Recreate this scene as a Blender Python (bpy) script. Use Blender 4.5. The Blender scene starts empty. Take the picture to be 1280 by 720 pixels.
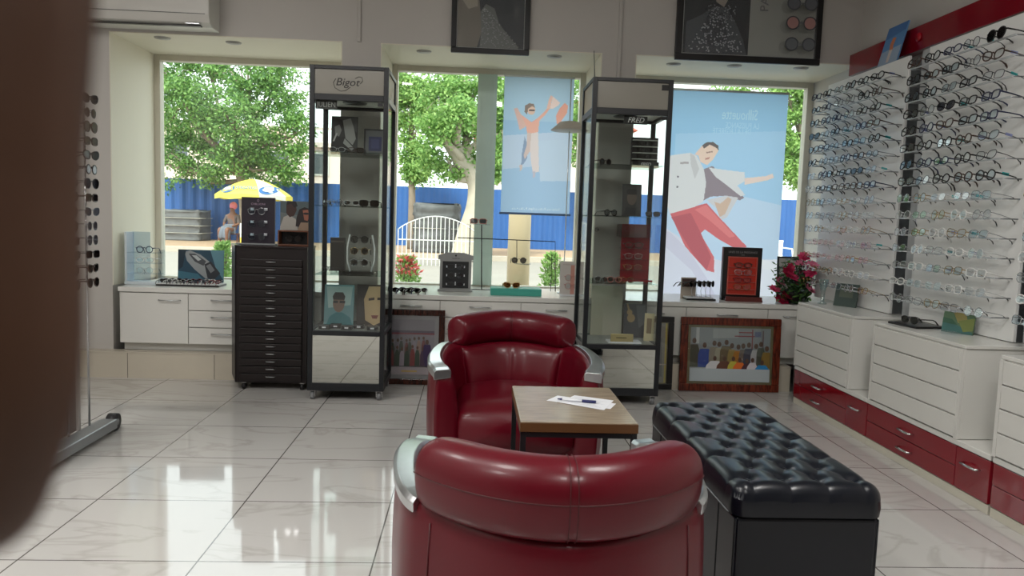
import bpy, bmesh, math, random
from mathutils import Vector, Matrix
random.seed(11)
S = bpy.context.scene
COL = S.collection
PI = math.pi
def rad(d): return d*PI/180

# ------------------------------------------------------------------ camera
F, EYE = 950.0, 1.20
_d = Vector((591.-640., 360.-271., -F)).normalized()
_u = Vector((math.sin(.028), math.cos(.028), 0.)); _u = (_u-_d*_u.dot(_d)).normalized()
_r = _d.cross(_u)
R3 = Matrix((_r, _d, _u))                       # world = R3 @ camera
camd = bpy.data.cameras.new('camera'); cam = bpy.data.objects.new('camera', camd); COL.objects.link(cam)
camd.sensor_width = 36.0; camd.lens = 36.0*F/1280.0; camd.clip_start = .01; camd.clip_end = 300
cam.matrix_world = Matrix.Translation((0, 0, EYE)) @ R3.to_4x4()
camd.dof.use_dof = True; camd.dof.focus_distance = 4.2; camd.dof.aperture_fstop = 11.0
S.camera = cam

# ------------------------------------------------------------------ light
S.view_settings.view_transform = 'Standard'; S.view_settings.look = 'None'
S.view_settings.exposure = 0.35; S.view_settings.gamma = 1.0; S.view_settings.use_curve_mapping = False
W = bpy.data.worlds.new('sky'); S.world = W; W.use_nodes = True
bgn = W.node_tree.nodes['Background']; bgn.inputs[0].default_value = (.93, .97, 1, 1); bgn.inputs[1].default_value = 2.1
sun = bpy.data.lights.new('sun', 'SUN'); sun.energy = 4.0; sun.angle = rad(6); sun.color = (1, .96, .88)
so = bpy.data.objects.new('sun', sun); COL.objects.link(so); so.rotation_euler = (rad(38), rad(-12), 0)
CEIL = 3.1
FILL_LAMP_W = 24.0
FILL_LAMPS = [(-2.4, 2.6), (-1.2, 1.4), (-2.4, .4), (.4, -.4), (1.2, 1.6)]

# ------------------------------------------------------------------ helpers
def ray(x, y): return R3 @ Vector((x-640., 360.-y, -F))
def aty(x, y, Y): r = ray(x, y); return Vector((0, 0, EYE))+r*(Y/r.y)
def atx(x, y, X): r = ray(x, y); return Vector((0, 0, EYE))+r*(X/r.x)
def atz(x, y, Z): r = ray(x, y); return Vector((0, 0, EYE))+r*((Z-EYE)/r.z)
def lin(c):
    def f(v):
        v /= 255.; return v/12.92 if v <= .04045 else ((v+.055)/1.055)**2.4
    return (f(c[0]), f(c[1]), f(c[2]), 1)
_mats = {}
def mat(name, rgb=(128,128,128), rough=.5, metal=0., noise=.06, scale=8., bump=0., coat=0., emit=0., trans=0., spec=.5):
    if name in _mats: return _mats[name]
    m = bpy.data.materials.new(name); m.use_nodes = True; nt = m.node_tree; b = nt.nodes['Principled BSDF']
    col = lin(rgb); b.inputs['Base Color'].default_value = col
    b.inputs['Roughness'].default_value = rough; b.inputs['Metallic'].default_value = metal
    b.inputs['Coat Weight'].default_value = coat; b.inputs['Specular IOR Level'].default_value = spec
    if noise or bump:
        tc = nt.nodes.new('ShaderNodeTexCoord'); nz = nt.nodes.new('ShaderNodeTexNoise')
        nz.inputs['Scale'].default_value = scale; nz.inputs['Detail'].default_value = 4
        nt.links.new(tc.outputs['Object'], nz.inputs['Vector'])
        if noise:
            mx = nt.nodes.new('ShaderNodeMix'); mx.data_type = 'RGBA'
            mx.inputs[6].default_value = tuple(v*(1-noise) for v in col[:3])+(1,)
            mx.inputs[7].default_value = tuple(min(1, v*(1+noise)) for v in col[:3])+(1,)
            nt.links.new(nz.outputs['Fac'], mx.inputs[0]); nt.links.new(mx.outputs[2], b.inputs['Base Color'])
        if bump:
            bp = nt.nodes.new('ShaderNodeBump'); bp.inputs['Strength'].default_value = bump; bp.inputs['Distance'].default_value = .01
            nt.links.new(nz.outputs['Fac'], bp.inputs['Height']); nt.links.new(bp.outputs[0], b.inputs['Normal'])
    if emit:
        b.inputs['Emission Color'].default_value = col; b.inputs['Emission Strength'].default_value = emit
    if trans:
        tr = nt.nodes.new('ShaderNodeBsdfTranslucent'); tr.inputs[0].default_value = col
        ms = nt.nodes.new('ShaderNodeMixShader'); ms.inputs[0].default_value = trans
        nt.links.new(b.outputs[0], ms.inputs[1]); nt.links.new(tr.outputs[0], ms.inputs[2])
        nt.links.new(ms.outputs[0], nt.nodes['Material Output'].inputs[0])
    _mats[name] = m; return m
def glassmat(name, tint=(1,1,1), gloss=.07, rough=.02):
    if name in _mats: return _mats[name]
    m = bpy.data.materials.new(name); m.use_nodes = True; nt = m.node_tree; nt.nodes.clear()
    o = nt.nodes.new('ShaderNodeOutputMaterial'); t = nt.nodes.new('ShaderNodeBsdfTransparent'); g = nt.nodes.new('ShaderNodeBsdfGlossy')
    t.inputs[0].default_value = tuple(tint)+(1,); g.inputs['Roughness'].default_value = rough
    lw = nt.nodes.new('ShaderNodeLayerWeight'); lw.inputs[0].default_value = .35
    mr = nt.nodes.new('ShaderNodeMapRange'); mr.inputs[3].default_value = gloss; mr.inputs[4].default_value = min(1, gloss+.5)
    pw = nt.nodes.new('ShaderNodeMath'); pw.operation = 'POWER'; pw.inputs[1].default_value = 3
    nt.links.new(lw.outputs['Facing'], pw.inputs[0]); nt.links.new(pw.outputs[0], mr.inputs[0])
    x = nt.nodes.new('ShaderNodeMixShader'); nt.links.new(mr.outputs[0], x.inputs[0])
    nt.links.new(t.outputs[0], x.inputs[1]); nt.links.new(g.outputs[0], x.inputs[2]); nt.links.new(x.outputs[0], o.inputs[0])
    _mats[name] = m; return m
def rgb(*c):                                    # colour material by value
    return mat('paint_%d_%d_%d' % c, c, .55, noise=.03)

class MB:
    def __init__(s, off=(0,0,0), M=None):
        s.v, s.f, s.mi, s.sm, s.off, s.M = [], [], [], [], Vector(off), M
    def add(s, vs, fs, mi=0, smooth=False, M=None):
        n = len(s.v)
        for v in vs:
            v = Vector(v)
            if M is not None: v = M @ v
            if s.M is not None: v = s.M @ v
            s.v.append(v-s.off)
        for f in fs: s.f.append([n+i for i in f]); s.mi.append(mi); s.sm.append(smooth)
        return s
    def box(s, x0, x1, y0, y1, z0, z1, mi=0, M=None):
        x0, x1 = min(x0,x1), max(x0,x1); y0, y1 = min(y0,y1), max(y0,y1); z0, z1 = min(z0,z1), max(z0,z1)
        v = [(x0,y0,z0),(x1,y0,z0),(x1,y1,z0),(x0,y1,z0),(x0,y0,z1),(x1,y0,z1),(x1,y1,z1),(x0,y1,z1)]
        return s.add(v, [(0,3,2,1),(4,5,6,7),(0,1,5,4),(1,2,6,5),(2,3,7,6),(3,0,4,7)], mi, False, M)
    def loft(s, rings, mi=0, smooth=True, closed=True, cap=True, M=None):
        k = len(rings[0]); vs = [p for r in rings for p in r]; fs = []
        for i in range(len(rings)-1):
            for j in range(k if closed else k-1):
                a, b = i*k+j, i*k+(j+1) % k
                fs.append((a, b, b+k, a+k))
        if cap and closed: fs.append(tuple(range(k-1, -1, -1))); fs.append(tuple((len(rings)-1)*k+j for j in range(k)))
        return s.add(vs, fs, mi, smooth, M)
    def cyl(s, p, q, r, r2=None, n=14, mi=0, smooth=True, M=None):
        r2 = r if r2 is None else r2
        p, q = Vector(p), Vector(q); d = (q-p).normalized()
        a = d.orthogonal().normalized(); b = d.cross(a)
        ring = lambda c, rr: [c+(a*math.cos(2*PI*i/n)+b*math.sin(2*PI*i/n))*rr for i in range(n)]
        return s.loft([ring(p, r), ring(q, r2)], mi, smooth, M=M)
    def tube(s, pts, r, n=6, mi=0, closed=False, M=None):
        pts = [Vector(p) for p in pts]; rings = []; L = len(pts)
        up = None
        for i, p in enumerate(pts):
            a = pts[i-1] if (i > 0 or closed) else p; b = pts[(i+1) % L] if (i < L-1 or closed) else p
            d = (b-a).normalized()
            if up is None: up = d.orthogonal().normalized()
            up = (up-d*up.dot(d)).normalized(); w = d.cross(up)
            rr = r[i] if isinstance(r, (list, tuple)) else r
            rings.append([p+(up*math.cos(2*PI*k/n)+w*math.sin(2*PI*k/n))*rr for k in range(n)])
        if closed: rings.append(rings[0])
        return s.loft(rings, mi, True, cap=not closed, M=M)
    def ball(s, c, rx, ry=None, rz=None, n=12, m=8, mi=0, M=None):
        ry = ry or rx; rz = rz or rx; c = Vector(c)
        rings = []
        for i in range(m+1):
            th = PI*(i if 0 < i < m else (.02 if i == 0 else m-.02))/m
            rings.append([c+Vector((rx*math.sin(th)*math.cos(2*PI*j/n), ry*math.sin(th)*math.sin(2*PI*j/n), -rz*math.cos(th))) for j in range(n)])
        return s.loft(rings, mi, True, M=M)
    def quad(s, a, b, c, d, mi=0): return s.add([a,b,c,d], [(0,1,2,3)], mi)
    def mesh(s, name, mats):
        me = bpy.data.meshes.new(name); me.from_pydata([tuple(v) for v in s.v], [], s.f)
        for m in (mats if isinstance(mats, (list, tuple)) else [mats]): me.materials.append(m)
        for p, i, sm in zip(me.polygons, s.mi, s.sm): p.material_index = i; p.use_smooth = sm
        me.update(); return me
    def build(s, name, mats, parent=None, bevel=0, seg=2, label=None, subs=0):
        if parent is not None and s.off.length == 0 and getattr(parent, '_w', False): pass
        o = link(name, s.mesh(name, mats), parent)
        if bevel:
            b = o.modifiers.new('bevel', 'BEVEL'); b.width = bevel; b.segments = seg; b.limit_method = 'ANGLE'; b.angle_limit = rad(40)
        if subs:
            q = o.modifiers.new('sub', 'SUBSURF'); q.levels = subs; q.render_levels = subs
        if label: o['label'] = label
        return o
def link(name, data, parent=None):
    o = bpy.data.objects.new(name, data); COL.objects.link(o)
    if parent is not None: o.parent = parent
    return o
def thing(name, label, cat, loc=(0,0,0), rz=0., group=None, rx=0., ry=0.):
    o = bpy.data.objects.new(name, None); COL.objects.link(o); o.empty_display_size = .05
    o.location = loc; o.rotation_euler = (rx, ry, rz); o['label'] = label; o['category'] = cat
    if group: o['group'] = group
    return o
def tag(o, label, cat, group=None, kind=None):
    o['label'] = label; o['category'] = cat
    if group: o['group'] = group
    if kind: o['kind'] = kind
    return o
def struct(o): o['kind'] = 'structure'; return o
def text_part(body, size, m, parent, loc, rot=(PI/2,0,0), name='lettering', mirror=False, sx=1., shear=0., ext=.0006, align='CENTER'):
    cu = bpy.data.curves.new(name, 'FONT'); cu.body = body; cu.size = size; cu.align_x = align; cu.align_y = 'CENTER'
    cu.extrude = ext; cu.shear = shear; cu.resolution_u = 3
    o = bpy.data.objects.new(name, cu); COL.objects.link(o)
    bpy.context.view_layer.update()
    me = bpy.data.meshes.new_from_object(o.evaluated_get(bpy.context.evaluated_depsgraph_get()))
    bpy.data.objects.remove(o)
    if mirror: sx = -sx
    me.transform(Matrix.Diagonal((sx, 1, 1, 1)))
    if mirror: me.flip_normals()
    me.materials.clear(); me.materials.append(m)
    t = link(name, me, parent); t.location = loc; t.rotation_euler = rot
    return t
def ell(cx, cy, rx, ry, n=14, a0=0): return [(cx+rx*math.cos(2*PI*i/n), cy+ry*math.sin(2*PI*i/n)) for i in range(n)]
def board(name, parent, w, h, bg, shapes, rect=(0,0,1,1), t=.004, M=None, trans=0, back=None, rough=.5):
    """flat picture: front faces -y, bottom edge on z=0, centred in x; shapes = [(rgb, [(u,v)..])] in rect units, v down"""
    cols = [bg]+[c for c, _ in shapes]; uniq = []
    for c in cols:
        if c not in uniq: uniq.append(c)
    mats = [mat('print%s_%d_%d_%d' % (('_t' if trans else ''),)+tuple(c), c, rough, noise=.02, trans=trans) for c in uniq] if False else \
           [mat(('printed_sheet' if trans else 'printed_card')+'_%d_%d_%d' % tuple(c), c, rough, noise=.02, trans=trans) for c in uniq]
    b = MB(M=M); b.box(-w/2, w/2, 0, t, 0, h, 0)
    x0, y0, x1, y1 = rect
    for k, (c, pts) in enumerate(shapes):
        y = -.00025*(k+1)-.0003
        q = []
        for u, v in pts:
            uu = min(max((u-x0)/(x1-x0), .002), .998); vv = min(max((v-y0)/(y1-y0), .002), .998)
            q.append((-w/2+w*uu, y, h*(1-vv)))
        n = Vector((0,0,0))
        for i in range(len(q)):
            a, d = Vector(q[i]), Vector(q[(i+1) % len(q)]); n += a.cross(d)
        if n.y > 0: q.reverse()
        b.add(q, [tuple(range(len(q)))], uniq.index(c))
    return b.build(name, mats, parent)
import numpy as np
def raster_sheet(name, parent, w, h, bg, shapes, rect, step=.004, texts=()):
    """single fabric surface whose print is stored as a colour per face; front faces -y"""
    nx, nz = int(w/step), int(h/step); X, Zv = np.meshgrid((np.arange(nx)+.5)/nx, 1-(np.arange(nz)+.5)/nz)
    colr = np.empty((nz, nx, 4)); colr[:] = lin(bg)
    x0, y0, x1, y1 = rect
    def fill(poly, c, mixf=1.):
        P = np.array(poly); ins = np.zeros(X.shape, bool); j = len(P)-1
        for i in range(len(P)):
            xi, yi, xj, yj = P[i][0], P[i][1], P[j][0], P[j][1]
            if yi != yj: ins ^= ((yi > Zv) != (yj > Zv)) & (X < (xj-xi)*(Zv-yi)/(yj-yi)+xi)
            j = i
        colr[ins] = colr[ins]*(1-mixf)+np.array(lin(c))*mixf
    pale = lambda c: tuple(v*.76+255*.24 for v in c)  # haze over the banners put into their print colours as white
    colr[:] = lin(pale(bg))
    for c, pts in shapes: c = pale(c); fill([((u-x0)/(x1-x0), (v-y0)/(y1-y0)) for u, v in pts], c)
    for body, size, sx, (tx, tz), c in texts:      # tx, tz in sheet units from the centre bottom, mirrored writing
        cu = bpy.data.curves.new('t', 'FONT'); cu.body = body; cu.size = size; cu.align_x = 'CENTER'; cu.align_y = 'CENTER'; cu.resolution_u = 2
        o = bpy.data.objects.new('t', cu); COL.objects.link(o); bpy.context.view_layer.update()
        me = bpy.data.meshes.new_from_object(o.evaluated_get(bpy.context.evaluated_depsgraph_get())); bpy.data.objects.remove(o); me.calc_loop_triangles()
        for t in me.loop_triangles:
            fill([((-me.vertices[k].co.x*sx+tx+w/2)/w, 1-(me.vertices[k].co.y+tz)/h) for k in t.vertices], c)
    vx = np.linspace(-w/2, w/2, nx+1); vz = np.linspace(0, h, nz+1)
    V = [(a, 0, b) for b in vz for a in vx]
    Fc = [(j*(nx+1)+i, j*(nx+1)+i+1, (j+1)*(nx+1)+i+1, (j+1)*(nx+1)+i) for j in range(nz) for i in range(nx)]
    me = bpy.data.meshes.new(name); me.from_pydata(V, [], Fc)
    at = me.color_attributes.new('print', 'FLOAT_COLOR', 'CORNER')
    at.data.foreach_set('color', np.repeat(colr.reshape(-1, 4), 4, axis=0).ravel())
    if 'fabric_print' not in _mats:
        m = bpy.data.materials.new('fabric_print'); m.use_nodes = True; nt = m.node_tree; b = nt.nodes['Principled BSDF']; b.inputs['Roughness'].default_value = .6
        ca = nt.nodes.new('ShaderNodeVertexColor'); ca.layer_name = 'print'; tr = nt.nodes.new('ShaderNodeBsdfTranslucent'); ms = nt.nodes.new('ShaderNodeMixShader'); ms.inputs[0].default_value = .68
        nt.links.new(ca.outputs[0], b.inputs['Base Color']); nt.links.new(ca.outputs[0], tr.inputs[0])
        nt.links.new(b.outputs[0], ms.inputs[1]); nt.links.new(tr.outputs[0], ms.inputs[2]); nt.links.new(ms.outputs[0], nt.nodes['Material Output'].inputs[0]); _mats['fabric_print'] = m
    me.materials.append(_mats['fabric_print']); return link(name, me, parent)
def catmull(P, n):
    P = [Vector(p) for p in P]; out = []
    Q = [P[0]*2-P[1]]+P+[P[-1]*2-P[-2]]
    for i in range(1, len(Q)-2):
        for k in range(n):
            t = k/n; a, b, c, d = Q[i-1], Q[i], Q[i+1], Q[i+2]
            out.append(.5*((2*b)+(c-a)*t+(2*a-5*b+4*c-d)*t*t+(3*b-3*c+d-a)*t**3))
    out.append(P[-1]); return out
ORD = ['first','second','third','fourth','fifth','sixth','seventh','eighth','ninth','tenth','eleventh','twelfth','thirteenth','fourteenth','fifteenth']

# ------------------------------------------------------------------ shared materials
WALL = mat('wall_paint', (190,186,181), .6, noise=.03, scale=2, bump=.02)
WHITE = mat('white_gloss_laminate', (218,217,212), .22, noise=.02, scale=3)
CREAM = mat('cream_frame', (205,200,185), .4, noise=.03)
REDP = mat('red_gloss_laminate', (128,5,26), .12, noise=.03, scale=2, coat=.5)
CHROME = mat('chrome', (220,220,222), .18, 1., noise=.02)
SILVER = mat('brushed_silver', (205,207,210), .28, 1., noise=.08, scale=30)
BLACK = mat('black_metal', (22,24,27), .4, noise=.05)
DARKF = mat('charcoal_cabinet_frame', (22,25,30), .38, noise=.05)
BLK = mat('black_plastic', (18,17,19), .35, noise=.05)
GLASS = glassmat('clear_glass', (.97,.99,.98), .05)
WGLASS = glassmat('window_glass', (.94,.98,.96), .03)
SHELFG = glassmat('shelf_glass', (.85,.95,.93), .12)
ACRYL = glassmat('clear_acrylic', (.93,.97,1), .14)
MIRROR = mat('mirror', (225,228,222), .03, 1., noise=0)
LEATHER = mat('red_leather', (88,3,21), .33, noise=.12, scale=5, bump=.05, coat=.08, spec=.35)
SEAMR = mat('red_seam', (70,8,16), .5, noise=.05)
BLEATHER = mat('black_leather', (12,16,25), .3, noise=.08, scale=6, bump=.04, coat=.05, spec=.4)

# floor tiles
def floor_mat():
    m = bpy.data.materials.new('polished_marble_tile'); m.use_nodes = True; nt = m.node_tree; b = nt.nodes['Principled BSDF']
    N = nt.nodes.new; L = nt.links.new
    g = N('ShaderNodeNewGeometry'); sp = N('ShaderNodeSeparateXYZ'); L(g.outputs['Position'], sp.inputs[0])
    def joint(out, o0, pitch):
        a = N('ShaderNodeMath'); a.operation = 'SUBTRACT'; L(out, a.inputs[0]); a.inputs[1].default_value = o0
        d = N('ShaderNodeMath'); d.operation = 'DIVIDE'; L(a.outputs[0], d.inputs[0]); d.inputs[1].default_value = pitch
        f = N('ShaderNodeMath'); f.operation = 'PINGPONG'; L(d.outputs[0], f.inputs[0]); f.inputs[1].default_value = .5
        l = N('ShaderNodeMath'); l.operation = 'LESS_THAN'; L(f.outputs[0], l.inputs[0]); l.inputs[1].default_value = .0028/pitch
        fl = N('ShaderNodeMath'); fl.operation = 'FLOOR'; L(d.outputs[0], fl.inputs[0])
        return l, fl
    j1, f1 = joint(sp.outputs[0], -.31, .594); j2, f2 = joint(sp.outputs[1], 3.096, .552)
    mxm = N('ShaderNodeMath'); mxm.operation = 'MAXIMUM'; L(j1.outputs[0], mxm.inputs[0]); L(j2.outputs[0], mxm.inputs[1])
    cb = N('ShaderNodeCombineXYZ'); L(f1.outputs[0], cb.inputs[0]); L(f2.outputs[0], cb.inputs[1])
    wn = N('ShaderNodeTexWhiteNoise'); L(cb.outputs[0], wn.inputs['Vector'])
    ofs = N('ShaderNodeVectorMath'); ofs.operation = 'MULTIPLY_ADD'; L(wn.outputs['Color'], ofs.inputs[0]); ofs.inputs[1].default_value = (9,9,9); L(g.outputs['Position'], ofs.inputs[2])
    mp = N('ShaderNodeMapping'); mp.inputs['Scale'].default_value = (1,2.6,1); mp.inputs['Rotation'].default_value = (0,0,.3); L(ofs.outputs[0], mp.inputs[0])
    nz = N('ShaderNodeTexNoise'); nz.inputs['Scale'].default_value = 1.1; nz.inputs['Detail'].default_value = 5; nz.inputs['Distortion'].default_value = 1.1; L(mp.outputs[0], nz.inputs['Vector'])
    s1 = N('ShaderNodeMath'); s1.operation = 'SUBTRACT'; L(nz.outputs['Fac'], s1.inputs[0]); s1.inputs[1].default_value = .5
    ab = N('ShaderNodeMath'); ab.operation = 'ABSOLUTE'; L(s1.outputs[0], ab.inputs[0])
    mr = N('ShaderNodeMapRange'); mr.inputs[1].default_value = 0; mr.inputs[2].default_value = .03; L(ab.outputs[0], mr.inputs[0])
    mx = N('ShaderNodeMix'); mx.data_type = 'RGBA'; L(mr.outputs[0], mx.inputs[0])
    mx.inputs[6].default_value = lin((183,180,176)); mx.inputs[7].default_value = lin((196,194,191))
    m2 = N('ShaderNodeMix'); m2.data_type = 'RGBA'; L(mxm.outputs[0], m2.inputs[0]); L(mx.outputs[2], m2.inputs[6]); m2.inputs[7].default_value = lin((96,92,88))
    L(m2.outputs[2], b.inputs['Base Color'])
    b.inputs['Roughness'].default_value = .055; b.inputs['Specular IOR Level'].default_value = .75
    _mats['floor'] = m; return m
FLOORM = floor_mat()
PLINTH = mat('marble_plinth', (196,188,172), .25, noise=.12, scale=3)

# ------------------------------------------------------------------ room shell
XL, XR, YB, YW, YG = -3.4, 2.74, -3.0, 5.45, 6.25
struct(MB().box(XL-.2, XR+.2, YB-.2, YG+.1, -.12, 0).build('floor', FLOORM))
struct(MB().box(XL-.2, XR+.2, YB-.2, YG+.1, CEIL, CEIL+.15).build('ceiling', mat('ceiling_paint', (215,213,208), .7)))
struct(MB().box(XL-.2, XL, YB-.2, YG+.1, 0, CEIL).build('wall_left', WALL))
struct(MB().box(XR, XR+.2, YB-.2, YG+.1, 0, CEIL).build('wall_right', WALL))
struct(MB().box(XL, XR, YB-.2, YB, 0, CEIL).build('wall_rear', mat('rear_wall_brown', (104,92,82), .6)))
ZS = 2.38
NICH = [(-2.51, -.935), (-.67, .88), (1.12, XR)]
b = MB(); b.box(XL, XR, YW, YG+.1, ZS, CEIL)
b.box(XL, NICH[0][0], YW, YG+.1, 0, ZS); b.box(NICH[0][1], NICH[1][0], YW, YG+.1, 0, ZS); b.box(NICH[1][1], NICH[2][0], YW, YG+.1, 0, ZS)
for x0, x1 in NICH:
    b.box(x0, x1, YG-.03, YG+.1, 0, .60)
    b.box(x0, x1, YW+.001, YG, ZS-.006, ZS-.0005, 1); b.box(x0+.0005, x0+.006, YW+.001, YG, .64, ZS-.006, 1)  # thin cladding on soffit and jambs, window light painted in as paler cream
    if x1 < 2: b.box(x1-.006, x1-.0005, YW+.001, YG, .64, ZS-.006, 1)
struct(b.build('wall_back', [WALL, mat('window_lit_reveal', (226,221,204), .55, noise=.03, scale=2)]))
b = MB(); b.box(XL, 2.35, 5.362, YW, 0, .178)
for i in range(10):
    x = -2.97+.594*i
    b.box(x-.002, x+.002, 5.361, 5.363, 0, .178, 1)
b.box(XL, 2.35, 5.358, YW, .178, .186, 0)
struct(b.build('trim_1', [PLINTH, mat('grout', (110,104,96), .8)]))
for k, (x0, x1) in enumerate(NICH):             # window frames and panes
    x0 += 0; f = MB(); w = .05; z0 = .60
    f.box(x0, x0+w, YG-.08, YG, z0, ZS); f.box(x1-w, x1, YG-.08, YG, z0, ZS)
    f.box(x0+w, x1-w, YG-.08, YG, ZS-w, ZS); f.box(x0+w, x1-w, YG-.08, YG, z0, z0+.05)
    fr = struct(f.build('window_%d' % (k+1), CREAM, bevel=.004))
    p = MB().box(x0+w, x1-w, YG-.045, YG-.039, z0+.05, ZS-w).build('pane', WGLASS, fr)
    if k == 1:
        a0, a1 = aty(598,92,6.2).x, aty(622,93,6.2).x
        m = MB(); m.box(a0, a1, YG-.09, YG+.02, z0+.05, ZS-w)
        for i in range(4): xx = a0+.02+(a1-a0-.04)*i/3; m.box(xx-.006, xx+.006, YG-.10, YG-.09, z0+.05, ZS-w)
        m.build('mullion', mat('grey_green_aluminium', (205,224,214), .45), fr)
for i, (px, py) in enumerate([(203,46),(292,52),(530,63),(693,69),(842,79),(918,81),(1001,84)]):
    p = atz(px, py, ZS)
    t = thing('recessed_light', 'round recessed downlight in the window soffit, %s from the left' % ORD[i], 'light', (p.x, min(max(p.y,5.55),6.0), ZS), group='downlights above the windows')
    MB().cyl((0,0,-.012), (0,0,.0), .052, .058, 24).build('bezel', mat('grey_bezel', (170,168,164), .4), t)
    MB().cyl((0,0,-.0135), (0,0,-.011), .036, None, 20).build('lens', mat('unlit_lens', (150,148,142), .3), t)
for px, ytop in ((449, 0), (775, 0)):           # conduits on the pillars
    x = aty(px, 40, YW).x
    struct(MB().box(x-.012, x+.012, YW-.014, YW, (ZS if px == 449 else 1.9), CEIL).build('trim_%d' % (2 if px == 449 else 3), WALL, bevel=.003))
for i, (x, y) in enumerate(FILL_LAMPS):              # fill lamps added on the unseen ceiling, built as panels
    t = thing('added_fill_panel', 'added square fill light panel, %s above the shop floor' % ['left front','centre','left rear','rear','right'][i], 'light', (x, y, CEIL), group='added fill light panels')
    fb = MB(); fb.box(-.31,.31,-.31,-.29,-.02,0); fb.box(-.31,.31,.29,.31,-.02,0); fb.box(-.31,-.29,-.29,.29,-.02,0); fb.box(.29,.31,-.29,.29,-.02,0)
    fb.build('frame', WHITE, t)
    MB().box(-.29,.29,-.29,.29,-.012,-.002).build('diffuser', mat('fill_diffuser', (255,250,240), .5, emit=3.0, noise=0), t)
    a = bpy.data.lights.new('fill_lamp', 'AREA'); a.energy = FILL_LAMP_W; a.size = .56; a.color = (1, .98, .95)
    ao = bpy.data.objects.new('fill_lamp', a); COL.objects.link(ao); ao.parent = t; ao.location = (0,0,-.03)

# ------------------------------------------------------------------ back counters
TOPZ = .637
def counter(x0, x1, label, cells):
    t = thing('counter_cabinet', label, 'cabinet', ((x0+x1)/2, 5.8, .186)); o = t.location
    y0 = 5.415
    b = MB(o); b.box(x0, x1, y0+.006, YG-.04, .24, .600); b.box(x0+.01, x1, y0+.05, YG-.04, .186, .24); b.build('body', WHITE, t)
    MB(o).box(x0-.0, x1, 5.392, YG-.035, .603, TOPZ).build('worktop', WHITE, t, bevel=.003)
    for (a0, a1, z0, z1, kind, hx) in cells:
        d = MB(o).box(a0+.002, a1-.002, y0-.012, y0+.005, z0+.003, z1-.003).build(kind, WHITE, t, bevel=.0025)
        if hx is not None:
            h = MB(o); hz = z1-.042 if kind == 'drawer' else z1-.05
            h.tube([(hx-.075, y0-.013, hz), (hx-.07, y0-.035, hz), (hx+.07, y0-.035, hz), (hx+.075, y0-.013, hz)], .0045, 6)
            h.build('handle', SILVER, d)
    return t
def three(a0, a1, hx): return [(a0, a1, .24+.12*i, .36+.12*i, 'drawer', hx) for i in range(3)]
counter(-2.45, -.95, 'white window cabinet with one door and drawers at the left end', [(-2.435,-1.974,.24,.60,'door',-2.10)]+three(-1.974,-1.50,-1.74)+[(-1.5,-.96,.24,.60,'door',-1.2)])
counter(-.665, .875, 'white window cabinet behind the far red armchair', three(-.66,-.215,-.42)+three(-.215,.362,.07)+[(.362,.87,.24,.60,'door',.62)])
counter(1.125, 2.70, 'white window cabinet behind the brown framed group photo', [(1.13,1.567,.24,.60,'door',1.33),(1.567,2.171,.24,.60,'door',1.87),(2.171,2.69,.24,.60,'door',2.36)])

# ------------------------------------------------------------------ right wall furniture
BX = 2.24
def base_unit(y0, y1, ysplit, label):           # red low drawers with white shelf on top, y0 < ysplit < y1
    t = thing('low_drawer_unit', label, 'cabinet', ((BX+XR)/2, (y0+y1)/2, 0)); o = t.location
    MB(o).box(BX+.012, XR, y0, y1, 0, .236).build('body', WHITE, t)
    MB(o).box(BX-.004, BX+.012, y0, y1, 0, .042).build('kickboard', CREAM, t, bevel=.002)
    MB(o).box(BX-.012, XR, y0, y1, .237, .262).build('shelf', WHITE, t, bevel=.003)
    for (a, c, z0, z1) in ((ysplit, y1, .045, .14), (ysplit, y1, .14, .235), (y0, ysplit, .045, .235)):
        if c-a < .02: continue
        d = MB(o).box(BX-.008, BX+.011, a+.002, c-.002, z0+.0015, z1-.0015).build('drawer', REDP, t, bevel=.002)
        ym = (a+c)/2; zm = (z0+z1)/2
        if z1-z0 > .12: zm = .176
        h = MB(o); h.tube([(BX-.008,ym-.055,zm),(BX-.03,ym-.05,zm),(BX-.034,ym,zm),(BX-.03,ym+.05,zm),(BX-.008,ym+.055,zm)], .0055, 6); h.build('handle', CHROME, d)
    return t
base_unit(4.063, 5.03, 4.30, 'red gloss low drawers with white shelf, at the window end of the right wall')
base_unit(3.045, 4.060, 3.275, 'red gloss low drawers with white shelf, middle of the right wall')
base_unit(1.95, 3.030, 2.18, 'red gloss low drawers at the right edge, nearest the camera')
def chest(y0, y1, label):
    t = thing('drawer_chest', label, 'cabinet', ((2.23+XR)/2, (y0+y1)/2, .264)); o = t.location; X = 2.232
    MB(o).box(X+.004, XR-.02, y0, y1, .2645, .680).build('body', WHITE, t, bevel=.002)
    MB(o).box(X-.004, XR-.02, y0-.006, y1+.004, .681, .697).build('top', WHITE, t, bevel=.002)
    n = 4; a, c = .268, .678
    for i in range(n):
        z0 = a+(c-a)*i/n; z1 = a+(c-a)*(i+1)/n
        MB(o).box(X-.010, X+.003, y0+.022, y1-.022, z0+.003, z1-.003).build('drawer', WHITE, t, bevel=.0015)
    for yy in (y0, y1-.02): MB(o).box(X-.010, X+.003, yy, yy+.02, .2645, .680).build('side_post', WHITE, t)
    return t
chest(4.283, 5.03, 'white four-drawer chest beside the flowers by the window')
chest(3.272, 4.045, 'white four-drawer chest carrying the green picture card')
chest(2.20, 3.032, 'white drawer chest cut off by the right edge of the photo')
MB().box(2.665, XR, 1.6, 5.445, 2.292, 2.44).build('red_wall_band', REDP, bevel=.002)
tag(bpy.data.objects['red_wall_band'], 'glossy red band along the top of the eyeglass wall', 'panel')
PX = 2.52
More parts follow.
